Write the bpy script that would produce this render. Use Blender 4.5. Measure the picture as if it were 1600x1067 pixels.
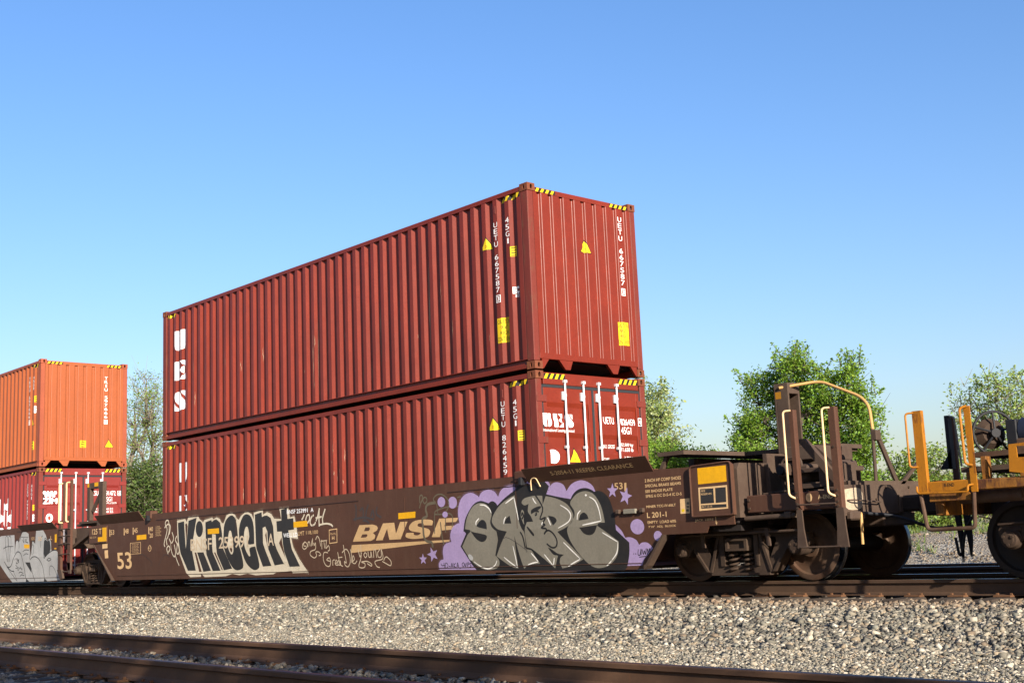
import bpy, bmesh, math, random
import numpy as np
from mathutils import Vector, Matrix
from mathutils.geometry import tessellate_polygon
for o in list(bpy.data.objects): bpy.data.objects.remove(o)
scene = bpy.context.scene
COL = scene.collection
R = math.radians

# ---------------------------------------------------------------- camera
# world: x along the track (to the right), y away from the viewer across the track, z up; z = 0 is the main rail head
CAM = np.array([13.4472, -13.8515, 0.5754]); YAW, PITCH, ROLL, FPX = -0.834534, 0.162846, -0.042624, 1937.09
cf = np.array([math.sin(YAW)*math.cos(PITCH), math.cos(YAW)*math.cos(PITCH), math.sin(PITCH)])
cr = np.cross(cf, [0, 0, 1.]); cr /= np.linalg.norm(cr); cu = np.cross(cr, cf)
cr, cu = cr*math.cos(ROLL)+cu*math.sin(ROLL), -cr*math.sin(ROLL)+cu*math.cos(ROLL)
cam = bpy.data.cameras.new('camera'); camo = bpy.data.objects.new('camera', cam); COL.objects.link(camo)
camo.matrix_world = Matrix(((cr[0], cu[0], -cf[0], CAM[0]), (cr[1], cu[1], -cf[1], CAM[1]), (cr[2], cu[2], -cf[2], CAM[2]), (0, 0, 0, 1)))
cam.sensor_fit = 'HORIZONTAL'; cam.sensor_width = 36; cam.lens = FPX/1600*36; cam.clip_start = .1; cam.clip_end = 3000
scene.camera = camo

# ---------------------------------------------------------------- light
SUN = Vector((1, -.36, .39)).normalized()
w = bpy.data.worlds.new('World'); scene.world = w; w.use_nodes = True
nt = w.node_tree; bg = nt.nodes['Background']
sky = nt.nodes.new('ShaderNodeTexSky'); sky.sky_type = 'NISHITA'; sky.sun_disc = False
sky.sun_elevation = math.asin(SUN.z); sky.sun_rotation = math.atan2(SUN.x, SUN.y)
sky.altitude = 50; sky.air_density = 1.4; sky.dust_density = 1.5; sky.ozone_density = 4.0
hs = nt.nodes.new('ShaderNodeHueSaturation'); hs.inputs['Saturation'].default_value = 1.15
nt.links.new(sky.outputs[0], hs.inputs['Color']); tn = nt.nodes.new('ShaderNodeMix'); tn.data_type = 'RGBA'; tn.blend_type = 'MULTIPLY'; tn.inputs[0].default_value = 1; tn.inputs[7].default_value = (.98, .94, 1.13, 1)
nt.links.new(hs.outputs[0], tn.inputs[6]); nt.links.new(tn.outputs[2], bg.inputs[0]); bg.inputs[1].default_value = .075
sl = bpy.data.lights.new('sun', 'SUN'); sl.energy = 5.0; sl.angle = R(.53); sl.color = (1, .92, .80)
so = bpy.data.objects.new('sun', sl); COL.objects.link(so); so.location = (30, -20, 30)
so.rotation_euler = (-SUN).to_track_quat('-Z', 'Y').to_euler()
vs = scene.view_settings; vs.view_transform = 'Standard'; vs.look = 'None'; vs.exposure = 1.35; vs.gamma = 1; vs.use_curve_mapping = False

# ---------------------------------------------------------------- helpers
def ray(px, py): return cf+cr*((px-800)/FPX)+cu*((533.5-py)/FPX)
def at(px, py, Y):                      # point of the plane y = Y
    d = ray(px, py); t = (Y-CAM[1])/d[1]; return CAM+t*d
def atx(px, py, X):                     # point of the plane x = X
    d = ray(px, py); t = (X-CAM[0])/d[0]; return CAM+t*d
def xof(px, Y, z):                      # x of the column px at given y, z
    k = (px-800)/FPX; a = cr-k*cf
    return CAM[0]-(a[1]*(Y-CAM[1])+a[2]*(z-CAM[2]))/a[0]
def yof(px, X, z):
    k = (px-800)/FPX; a = cr-k*cf
    return CAM[1]-(a[0]*(X-CAM[0])+a[2]*(z-CAM[2]))/a[1]
def project(P):
    d = np.asarray(P, float)-CAM; zz = d@cf
    return 800+FPX*(d@cr)/zz, 533.5-FPX*(d@cu)/zz, zz
def lin(r, g, b):
    f = lambda c: (c/255)/12.92 if c/255 <= .04045 else ((c/255+.055)/1.055)**2.4
    return (f(r), f(g), f(b))

def tag(o, label=None, cat=None, group=None, kind=None):
    if label: o['label'] = label
    if cat: o['category'] = cat
    if group: o['group'] = group
    if kind: o['kind'] = kind
    return o
def empty(name, loc, label=None, cat=None, group=None, kind=None):
    o = bpy.data.objects.new(name, None); o.empty_display_size = .3; COL.objects.link(o); o.location = loc
    o['org'] = tuple(loc); return tag(o, label, cat, group, kind)
def org(p):
    while p is not None:
        if p.type == 'EMPTY' or p.parent is None: return np.array(p.location)
        p = p.parent
    return np.zeros(3)
def link(name, me, mats, parent=None, smooth=False):
    o = bpy.data.objects.new(name, me); COL.objects.link(o)
    for m in (mats if isinstance(mats, (list, tuple)) else [mats]):
        if len(me.materials) < (len(mats) if isinstance(mats, (list, tuple)) else 1): me.materials.append(m)
    if parent is not None: o.parent = parent
    if smooth: me.polygons.foreach_set('use_smooth', [True]*len(me.polygons))
    return o
class MB:
    def __init__(s): s.v = []; s.f = []; s.mi = []; s.m = 0
    def add(s, v, f):
        n = len(s.v); s.v += [tuple(p) for p in v]; s.f += [tuple(i+n for i in q) for q in f]; s.mi += [s.m]*len(f); return s
    def box(s, x0, x1, y0, y1, z0, z1):
        return s.add([(x0,y0,z0),(x1,y0,z0),(x1,y1,z0),(x0,y1,z0),(x0,y0,z1),(x1,y0,z1),(x1,y1,z1),(x0,y1,z1)],
                     [(0,3,2,1),(4,5,6,7),(0,1,5,4),(1,2,6,5),(2,3,7,6),(3,0,4,7)])
    def cbox(s, x0, x1, y0, y1, z0, z1, c=.006):      # box with chamfered edges
        cx, cy, cz = (x0+x1)/2, (y0+y1)/2, (z0+z1)/2; hx, hy, hz = (x1-x0)/2, (y1-y0)/2, (z1-z0)/2
        c = min(c, hx*.9, hy*.9, hz*.9); V = []; idx = {}
        for sx in (-1,1):
            for sy in (-1,1):
                for sz in (-1,1):
                    for a in range(3):
                        p = [sx*(hx-(a != 0)*c), sy*(hy-(a != 1)*c), sz*(hz-(a != 2)*c)]
                        idx[(sx,sy,sz,a)] = len(V); V.append((cx+p[0], cy+p[1], cz+p[2]))
        F = []
        for a in range(3):
            b, d = (a+1) % 3, (a+2) % 3
            for s1 in (-1,1):
                q = []
                for (p_, r_) in ((-1,-1),(1,-1),(1,1),(-1,1)):
                    k = [0,0,0]; k[a] = s1; k[b] = p_; k[d] = r_; q.append(idx[(*k, a)])
                F.append(tuple(q) if s1 > 0 else tuple(reversed(q)))
            for s1 in (-1,1):
                for s2 in (-1,1):
                    k0 = [0,0,0]; k1 = [0,0,0]; k0[b] = k1[b] = s1; k0[d] = k1[d] = s2; k0[a] = -1; k1[a] = 1
                    q = (idx[(*k0,b)], idx[(*k1,b)], idx[(*k1,d)], idx[(*k0,d)])
                    F.append(q if s1*s2 < 0 else tuple(reversed(q)))
        for sx in (-1,1):
            for sy in (-1,1):
                for sz in (-1,1):
                    q = [idx[(sx,sy,sz,a)] for a in range(3)]
                    F.append(tuple(q) if sx*sy*sz > 0 else tuple(reversed(q)))
        return s.add(V, F)
    def prism(s, poly, a0, a1, axis='y', holes=()):    # poly in the plane across axis, extruded a0..a1
        loops = [list(poly)]+[list(h) for h in holes]
        def P(u, v, a): return {'y': (u,a,v), 'x': (a,u,v), 'z': (u,v,a)}[axis]
        flat = [p for l in loops for p in l]; n = len(flat)
        V = [P(u,v,a0) for u,v in flat]+[P(u,v,a1) for u,v in flat]; F = []
        if len(loops) == 1: tris = [tuple(range(n))]
        else: tris = tessellate_polygon([[Vector((u,v,0)) for u,v in l] for l in loops])
        for t in tris: F.append(tuple(t)); F.append(tuple(i+n for i in reversed(t)))
        k = 0
        for l in loops:
            m = len(l)
            for i in range(m): j = (i+1) % m; F.append((k+i, k+j, k+j+n, k+i+n))
            k += m
        return s.add(V, F)
    def tube(s, pts, r, n=8, cap=True, rs=None):
        pts = [np.array(p, float) for p in pts]; V = []; F = []; up = np.array([0,0,1.]); prev = None
        for i, p in enumerate(pts):
            t = pts[min(i+1, len(pts)-1)]-pts[max(i-1, 0)]; t /= (np.linalg.norm(t)+1e-9)
            if prev is None:
                a = np.cross(t, up)
                if np.linalg.norm(a) < .05: a = np.cross(t, [1,0,0])
            else: a = prev-t*(prev@t)
            a /= np.linalg.norm(a)+1e-9; b = np.cross(t, a); prev = a
            rr = rs[i] if rs is not None else r
            for k in range(n):
                th = 2*math.pi*k/n; V.append(p+rr*(a*math.cos(th)+b*math.sin(th)))
        for i in range(len(pts)-1):
            for k in range(n): F.append((i*n+k, i*n+(k+1) % n, (i+1)*n+(k+1) % n, (i+1)*n+k))
        if cap: F.append(tuple(reversed(range(n)))); F.append(tuple(range((len(pts)-1)*n, len(pts)*n)))
        return s.add(V, F)
    def cyl(s, c, axis, r, h, n=16):
        c = np.array(c, float); a = np.array(axis, float); return s.tube([c-a*h/2, c+a*h/2], r, n)
    def lathe_y(s, prof, n=40, c=(0,0,0)):             # profile (r, y) turned about the y axis
        V = []; F = []; m = len(prof)
        for k in range(n):
            th = 2*math.pi*k/n
            for r_, y in prof: V.append((c[0]+r_*math.cos(th), c[1]+y, c[2]+r_*math.sin(th)))
        for k in range(n):
            for i in range(m-1): F.append((k*m+i, k*m+i+1, ((k+1) % n)*m+i+1, ((k+1) % n)*m+i))
        return s.add(V, F)
    def mesh(s, name, o=(0,0,0)):
        me = bpy.data.meshes.new(name); v = np.array(s.v, float)-np.array(o, float)
        me.from_pydata(v.tolist(), [], s.f); 
        if any(s.mi): me.polygons.foreach_set('material_index', s.mi)
        bm = bmesh.new(); bm.from_mesh(me); bmesh.ops.recalc_face_normals(bm, faces=bm.faces); bm.to_mesh(me); bm.free()
        me.update(); return me
    def build(s, name, mats, parent=None, smooth=False):
        o = org(parent) if parent is not None else (0,0,0)
        ob = link(name, s.mesh(name, o), mats, parent)
        if smooth: shade_smooth(ob)
        return ob
def shade_smooth(ob, ang=40):
    me = ob.data; me.polygons.foreach_set('use_smooth', [True]*len(me.polygons))
    try: me.set_sharp_from_angle(angle=R(ang))
    except Exception: pass
def box(name, m, parent, *a, c=.006): return MB().cbox(*a, c=c).build(name, m, parent)
def round_path(pts, r=.06, n=5):
    pts = [np.array(p, float) for p in pts]; out = [pts[0]]
    for i in range(1, len(pts)-1):
        a, b, c = pts[i-1], pts[i], pts[i+1]; d1 = a-b; d2 = c-b; l1, l2 = np.linalg.norm(d1), np.linalg.norm(d2)
        k = min(r, l1*.45, l2*.45); p0 = b+d1/l1*k; p1 = b+d2/l2*k
        for j in range(n+1):
            t = j/n; out.append(p0*(1-t)**2+2*b*t*(1-t)+p1*t*t)
    out.append(pts[-1]); return out

# ---------------------------------------------------------------- materials
def new_mat(name):
    m = bpy.data.materials.new(name); m.use_nodes = True; t = m.node_tree
    return m, t, t.nodes['Principled BSDF']
def nd(t, typ, **kw):
    n = t.nodes.new(typ)
    for k, v in kw.items(): setattr(n, k, v)
    return n
def noise(t, vec, scale, detail=4, rough=.6, dim=None):
    n = nd(t, 'ShaderNodeTexNoise'); n.inputs['Scale'].default_value = scale; n.inputs['Detail'].default_value = detail
    n.inputs['Roughness'].default_value = rough
    if vec is not None: t.links.new(vec, n.inputs['Vector'])
    return n.outputs['Fac']
def ramp(t, fac, a, b, ca=(0,0,0,1), cb=(1,1,1,1)):
    r = nd(t, 'ShaderNodeValToRGB'); r.color_ramp.elements[0].position = a; r.color_ramp.elements[1].position = b
    r.color_ramp.elements[0].color = ca; r.color_ramp.elements[1].color = cb; t.links.new(fac, r.inputs[0]); return r.outputs[0]
def mix(t, fac, a, b, blend='MIX'):
    n = nd(t, 'ShaderNodeMix', data_type='RGBA', blend_type=blend); i = n.inputs
    for sock, v in ((i[0], fac), (i[6], a), (i[7], b)):
        if hasattr(v, 'is_linked'): t.links.new(v, sock)
        elif isinstance(v, (int, float)): sock.default_value = v
        else: sock.default_value = (*v, 1)
    return n.outputs[2]
def mapped(t, scale):
    g = nd(t, 'ShaderNodeNewGeometry'); mp = nd(t, 'ShaderNodeMapping'); mp.inputs['Scale'].default_value = scale
    t.links.new(g.outputs['Position'], mp.inputs['Vector']); return mp.outputs[0]
def paint(name, col, rough=.5, var=.15, rust=0., rustcol=(.16,.06,.025), streak=.25, streakcol=None, dust=0., dustcol=(.30,.23,.16), metal=0., bump=.15, fine=30, spec=.2, chips=0., chipcol=(.62,.42,.30)):
    m, t, b = new_mat(name); p = mapped(t, (1,1,1)); k_ = .49; sc3 = lambda q: tuple(x*k_ for x in q)
    col, rustcol, dustcol, chipcol = sc3(col), sc3(rustcol), sc3(dustcol), sc3(chipcol); streakcol = sc3(streakcol) if streakcol else None
    c0 = tuple(x*(1-var) for x in col); c1 = tuple(min(.9, x*(1+var)) for x in col)
    c = mix(t, ramp(t, noise(t, p, 1.3, 6, .65), .3, .7), c0, c1)
    c = mix(t, ramp(t, noise(t, p, fine, 3, .6), .35, .75), c, tuple(x*.86 for x in col))
    if streak:
        s = ramp(t, noise(t, mapped(t, (7,7,.45)), 1.0, 5, .7), .5, .8)
        sm = nd(t, 'ShaderNodeMath', operation='MULTIPLY'); t.links.new(s, sm.inputs[0]); sm.inputs[1].default_value = streak
        c = mix(t, sm.outputs[0], c, streakcol or tuple(x*.55 for x in col))
    if dust:
        s = ramp(t, noise(t, p, 3.0, 6, .7), .35, .75)
        sm = nd(t, 'ShaderNodeMath', operation='MULTIPLY'); t.links.new(s, sm.inputs[0]); sm.inputs[1].default_value = dust
        c = mix(t, sm.outputs[0], c, dustcol)
    if rust:
        n1 = noise(t, mapped(t, (9,9,2.5)), 1.0, 8, .72)
        f = ramp(t, n1, .72-rust*.35, .80-rust*.25)
        c = mix(t, f, c, mix(t, noise(t, p, 25, 3), rustcol, tuple(x*2.1 for x in rustcol)))
    if chips:
        n2 = noise(t, mapped(t, (22,22,2.2)), 1.0, 5, .6)
        c = mix(t, ramp(t, n2, .80-chips*.2, .83-chips*.2), c, chipcol)
    t.links.new(c, b.inputs['Base Color']); b.inputs['Roughness'].default_value = rough; b.inputs['Metallic'].default_value = metal
    b.inputs['Specular IOR Level'].default_value = spec
    rr = nd(t, 'ShaderNodeMapRange'); t.links.new(noise(t, p, 4, 5), rr.inputs[0]); rr.inputs[3].default_value = rough-.12; rr.inputs[4].default_value = min(1, rough+.15)
    t.links.new(rr.outputs[0], b.inputs['Roughness'])
    if bump:
        bp = nd(t, 'ShaderNodeBump'); bp.inputs['Strength'].default_value = bump; bp.inputs['Distance'].default_value = .01
        t.links.new(noise(t, p, 9, 6, .7), bp.inputs['Height']); t.links.new(bp.outputs[0], b.inputs['Normal'])
    return m
M = {}
RED = (.272, .031, .011)
M['red'] = paint('container_red_paint', RED, .42, .24, .10, rustcol=(.10,.030,.016), streak=.5, streakcol=(.20,.030,.014), bump=.10, spec=.30, chips=.075, chipcol=(.42,.17,.11))
M['red_post'] = paint('worn_red_post_paint', (.25,.045,.030), .55, .2, .55, streak=.5, rustcol=(.13,.05,.028), chips=.16)
M['casting'] = paint('rusted_casting', (.25,.075,.035), .7, .25, .5, rustcol=(.22,.09,.03))
M['orange'] = paint('container_orange_paint', (.48,.112,.026), .5, .10, 0, spec=.35, streak=.2, bump=.06)
M['orange_post'] = paint('worn_orange_post_paint', (.46,.11,.05), .55, .2, .3, streak=.4)
M['zim_red'] = paint('container_dark_red_paint', (.31,.032,.024), .48, .10, 0, spec=.35, streak=.25, bump=.06)
M['steel'] = paint('galvanised_steel', (1.1,1.1,1.1), .4, .1, 0, streak=.15, metal=.3, bump=.04)
M['gasket'] = paint('rubber_gasket', (.045,.047,.052), .7, .1, 0, streak=0, bump=.05)
M['dark'] = paint('dark_underfloor', (.03,.022,.02), .9, .2, 0, streak=0)
M['brown'] = paint('wagon_brown_paint', (.125,.053,.031), .6, .18, 0, streak=.45, streakcol=(.17,.095,.06), dust=.2, dustcol=(.18,.105,.065), bump=.12)
M['brown_d'] = paint('dusty_wagon_steel', (.095,.057,.040), .75, .25, .2, streak=.4, dust=.55, dustcol=(.185,.13,.088), rustcol=(.10,.045,.02))
M['truck'] = paint('dusty_cast_steel', (.058,.034,.022), .8, .25, .2, streak=.2, dust=.5, dustcol=(.16,.105,.068), rustcol=(.11,.05,.025), bump=.4)
M['truck_dark'] = paint('shaded_oily_steel', (.035,.026,.022), .7, .3, .2, streak=.2, dust=.3, dustcol=(.08,.05,.035), rustcol=(.08,.03,.015), bump=.4)  # dark steel; the shade on the right-hand wheels is put into this colour
M['wheel'] = paint('rusty_wheel', (.105,.050,.027), .7, .2, .2, streak=0, dust=.3, rustcol=(.12,.05,.02), bump=.1)
M['tread'] = paint('polished_tread', (.25,.25,.26), .22, .1, 0, streak=0, metal=1, bump=0)
M['yellow_worn'] = paint('rusted_yellow_paint', (.42,.16,.012), .65, .2, .75, rustcol=(.075,.028,.014), streak=.5, dust=.3, bump=.2)
M['yellow'] = paint('wagon_yellow_paint', (.60,.225,.013), .55, .18, .52, rustcol=(.10,.032,.012), streak=.3, bump=.08)
M['ochre_rail'] = paint('handrail_ochre_paint', (.80,.46,.16), .5, .12, .25, streak=.1, rustcol=(.22,.09,.03), bump=.05)
M['cream_rail'] = paint('handrail_cream_paint', (1.25,.86,.46), .5, .12, .15, streak=.1, rustcol=(.22,.09,.03), bump=.05)
M['black_metal'] = paint('black_metal', (.022,.022,.026), .6, .2, 0, streak=0)
def flat(name, col, rough=.6, var=.10): M[name] = paint(name, col, rough, var, 0, streak=.28, dust=.10, dustcol=(.20,.14,.09), bump=.04)
flat('white', (1.6,1.57,1.52)); flat('cream', (1.15,.74,.36), var=.10); flat('yellow_sign', (1.2,.82,.015)); flat('black_print', (.018,.017,.018))
flat('reflector', (1.25,.62,.006)); flat('reflector_dull', (.62,.27,.01)); flat('lavender', (.60,.44,.74)); flat('spray_grey', (.34,.305,.235), var=.14)
flat('spray_black', (.024,.023,.024), var=.2); flat('spray_white', (1.4,1.32,1.18)); flat('silver', (.66,.645,.615), var=.2)
flat('cream_outline', (1.05,.90,.66), var=.14); flat('tag_cream', (.95,.74,.50), var=.1); flat('tag_olive', (.205,.165,.105)); flat('tag_blue', (.085,.068,.068)); flat('gold', (.92,.58,.27), var=.22)
flat('charcoal', (.042,.040,.040), var=.25); flat('red_print', (.5,.06,.03)); flat('blue_box', (.012,.022,.05)); flat('seam', (.045,.02,.016)); flat('dirty_cream', (.62,.48,.33), var=.3)

def overspray(name, col, amount):
    m, t, b = new_mat(name); b.inputs['Base Color'].default_value = (*col, 1); b.inputs['Roughness'].default_value = .8; b.inputs['Specular IOR Level'].default_value = .1
    f_ = ramp(t, noise(t, mapped(t, (1,1,1)), 60, 5, .8), .48, .75); mm = nd(t, 'ShaderNodeMath', operation='MULTIPLY'); t.links.new(f_, mm.inputs[0]); mm.inputs[1].default_value = amount
    tr = nd(t, 'ShaderNodeBsdfTransparent'); ms = nd(t, 'ShaderNodeMixShader'); t.links.new(mm.outputs[0], ms.inputs[0]); t.links.new(tr.outputs[0], ms.inputs[1]); t.links.new(b.outputs[0], ms.inputs[2]); t.links.new(ms.outputs[0], t.nodes['Material Output'].inputs[0]); M[name] = m
overspray('overspray_lavender', (.29,.21,.36), .9); overspray('overspray_cream', (.50,.43,.31), .9); overspray('overspray_black', (.012,.012,.012), .9); overspray('overspray_tag', (.42,.33,.22), .8)
# ---------------------------------------------------------------- flat print that follows a surface
class Surf:
    def __init__(s, fn, cu=(), cv=(), flats=()): s.flats = list(flats); s.fn = fn; s.cu = list(cu); s.cv = list(cv)
def lay(bm, surf, off):
    off *= .45
    us = [v.co.x for v in bm.verts]; vs_ = [v.co.y for v in bm.verts]
    if not us: return
    for c in surf.cu:
        if min(us) < c < max(us):
            bmesh.ops.bisect_plane(bm, geom=bm.verts[:]+bm.edges[:]+bm.faces[:], plane_co=(c,0,0), plane_no=(1,0,0), dist=1e-6)
    for c in surf.cv:
        if min(vs_) < c < max(vs_):
            bmesh.ops.bisect_plane(bm, geom=bm.verts[:]+bm.edges[:]+bm.faces[:], plane_co=(0,c,0), plane_no=(0,1,0), dist=1e-6)
    for v in bm.verts: v.co = Vector(surf.fn(v.co.x, v.co.y, off+v.co.z*.45))
def decal(name, bm, surf, mat, parent, off=.003, label=None):
    lay(bm, surf, off); me = bpy.data.meshes.new(name); o = org(parent)
    for v in bm.verts: v.co -= Vector(o)
    bm.to_mesh(me); bm.free(); ob = link(name, me, M[mat], parent)
    if label: ob['label'] = label
    return ob
_tc = {}
def text_geo(body, bold=0., shear=0., spacing=1., line=1.):
    key = (body, bold, shear, spacing, line)
    if key not in _tc:
        cu_ = bpy.data.curves.new('t', 'FONT'); cu_.body = body; cu_.offset = bold; cu_.shear = shear; cu_.space_character = spacing; cu_.space_line = line
        cu_.resolution_u = 3; cu_.fill_mode = 'FRONT'
        if '\n' in body: cu_.align_x = 'CENTER'
        ob = bpy.data.objects.new('t', cu_); COL.objects.link(ob)
        me = bpy.data.meshes.new_from_object(ob.evaluated_get(bpy.context.evaluated_depsgraph_get()))
        v = np.array([tuple(p.co)[:2] for p in me.vertices]); f = [tuple(p.vertices) for p in me.polygons]
        bpy.data.objects.remove(ob); bpy.data.curves.remove(cu_); bpy.data.meshes.remove(me); _tc[key] = (v, f)
    return _tc[key]
def text_bm(body, u0, u1, v0, v1, flip=False, slope=0., **kw):
    v, f = text_geo(body, **kw); mn, mx = v.min(0), v.max(0); bm = bmesh.new()
    u = (v[:,0]-mn[0])/(mx[0]-mn[0]); q = (v[:,1]-mn[1])/(mx[1]-mn[1])
    vv = [bm.verts.new((u0+(u1-u0)*a, v0+(v1-v0)*b, 0)) for a, b in zip(u, q)]
    for t in f:
        try: bm.faces.new([vv[i] for i in t])
        except ValueError: pass
    return bm
def text(name, body, surf, box_, mat, parent, off=.003, label=None, **kw):
    return decal(name, text_bm(body, *box_, **kw), surf, mat, parent, off, label)
def poly_bm(polys, dz=0.):             # each: outer loop or (outer, [holes])
    bm = bmesh.new()
    for k, pl in enumerate(polys):
        loops = [pl] if not (len(pl) == 2 and isinstance(pl[1], list) and pl[1] and isinstance(pl[1][0], list)) else [pl[0]]+pl[1]
        flat_ = [p for l in loops for p in l]; vv = [bm.verts.new((p[0], p[1], k*dz)) for p in flat_]
        for t in tessellate_polygon([[Vector((p[0], p[1], 0)) for p in l] for l in loops]):
            try: bm.faces.new([vv[i] for i in t])
            except ValueError: pass
    return bm
def smooth(pts, closed=True, n=5):
    P = [np.array(p, float) for p in pts]; m = len(P); out = []
    rng = range(m if closed else m-1)
    for i in rng:
        p1, p2 = P[i], P[(i+1) % m]
        p0 = P[(i-1) % m] if closed or i > 0 else p1; p3 = P[(i+2) % m] if closed or i+2 < m else p2
        if np.linalg.norm(p2-p1) < 1e-6: continue
        c1 = np.linalg.norm(p1-p0) < 1e-6; c2 = np.linalg.norm(p3-p2) < 1e-6
        t1 = (p2-p1)*.5 if c1 else (p2-p0)*.5; t2 = (p2-p1)*.5 if c2 else (p3-p1)*.5
        for j in range(n):
            t = j/n; h = 2*t**3-3*t**2+1, t**3-2*t**2+t, -2*t**3+3*t**2, t**3-t**2
            out.append(tuple(h[0]*p1+h[1]*t1+h[2]*p2+h[3]*t2))
    if not closed: out.append(tuple(P[-1]))
    return out
def stroke_bm(paths, width, taper=False, dz=.0006):    # ribbons; width in the units of the paths
    bm = bmesh.new()
    for k, pts in enumerate(paths):
        P = [np.array(p, float) for p in pts]; n = len(P); L = []; Rr = []
        for i in range(n):
            t = P[min(i+1,n-1)]-P[max(i-1,0)]; t /= np.linalg.norm(t)+1e-9; nn = np.array([-t[1], t[0]])
            wd = width*.5*(1 if not taper else (.35+.65*math.sin(math.pi*min(1,max(0,(i+.6)/(n+.2))))))
            z = dz*(i/n+k*.37 % 1)
            L.append(bm.verts.new((*(P[i]+nn*wd), z))); Rr.append(bm.verts.new((*(P[i]-nn*wd), z)))
        for i in range(n-1):
            try: bm.faces.new((L[i], Rr[i], Rr[i+1], L[i+1]))
            except ValueError: pass
    return bm

# ---------------------------------------------------------------- shipping containers
CL, CW = 12.192, 2.438
RODS = [yof(p, .012, 1.9) for p in (888, 917, 941, 969)]
P_OUT, P_SL, P_IN, DEP = .092, .048, .090, .046; PITCH_S = P_OUT+2*P_SL+P_IN
def side_breaks(xl, xr):
    pts = []; x = xl+.20
    pts.append((xl+.16, 1))
    while x < xr-.24:
        for d, g in ((0, 1), (P_SL, 0), (P_OUT, 0), (P_SL, 1)):
            x += d; pts.append((x, g))
        x += P_IN
    pts.append((xr-.165, 1)); return pts
def corr(pts):
    xs = [p[0] for p in pts]; gs = [p[1] for p in pts]
    return lambda x: float(np.interp(x, xs, gs))
GLYPH = {
 'U': [[(0,1),(.42,1),(.42,0),(.33,0),(.16,.04),(.05,.14),(0,.28)], [(.62,1),(1,1),(1,.28),(.95,.14),(.84,.04),(.72,0),(.62,0)]],
 'E': [[(0,0),(.42,0),(.42,1),(0,1)], [(.54,1),(1,1),(1,.66)], [(.52,.5),(.86,.70),(.86,.30)], [(.52,0),(1,0),(1,.34)]],
 'S': [[(0,.72),(.06,.9),(.2,.98),(.42,1),(.55,1),(1,.3),(.95,.12),(.82,.03),(.62,0),(.48,0),(.05,.6)], [(.66,1),(1,1),(1,.6)], [(0,0),(.34,0),(0,.42)]]}
def glyph_bm(ch, u0, u1, v0, v1): return poly_bm([[(u0+(u1-u0)*a, v0+(v1-v0)*b) for a, b in p] for p in GLYPH[ch]])
def hazard(name, surf, u0, u1, v0, v1, parent, n=4, slant=.6):
    decal(name, poly_bm([[(u0,v0),(u1,v0),(u1,v1),(u0,v1)]]), surf, 'black_print', parent, .003)
    st = (u1-u0)/n; h = v1-v0; ps = []
    for i in range(n):
        a = u0+i*st; sl_ = h*slant
        p = [(a,v0),(a+st*.5,v0),(a+st*.5+sl_,v1),(a+sl_,v1)]; ps.append([(min(max(x,min(u0,u1)),max(u0,u1)),z) for x, z in p])
    decal(name, poly_bm(ps), surf, 'yellow_sign', parent, .0045)
def oval(cx, cz, rx, rz, n=14, flat_=1.0):
    return [(cx+rx*math.cos(2*math.pi*k/n), cz+rz*math.sin(2*math.pi*k/n)) for k in range(n)]
def casting(parent, m, x, y, z, sx, sy, top):
    # block with slots in the outer side and end face; x,y = outer corner, sx,sy = inward directions
    lx, ly, lz = .178, .162, .118; z0, z1 = (z-lz, z) if top else (z, z+lz); mb = MB()
    x1, y1 = x+sx*lx, y+sy*ly; zc = (z0+z1)/2; th = .028
    us = sorted((x, x1)); mb.prism([(us[0],z0),(us[1],z0),(us[1],z1),(us[0],z1)], y, y+sy*th, 'y', [oval(x+sx*.089, zc, .022, .040)])
    ws = sorted((y+sy*th, y1)); mb.prism([(ws[0],z0),(ws[1],z0),(ws[1],z1),(ws[0],z1)], x, x+sx*th, 'x', [oval(y+sy*.085, zc, .026, .040)])
    mb.box(*sorted((x+sx*th, x1)), *sorted((y+sy*th, y1)), z1-.025, z1); mb.box(*sorted((x+sx*th, x1)), *sorted((y+sy*th, y1)), z0, z0+.02)
    mb.box(*sorted((x+sx*.15, x1)), *sorted((y+sy*th, y1)), z0+.02, z1-.025)
    return mb.build('corner_casting', m, parent)
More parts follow.
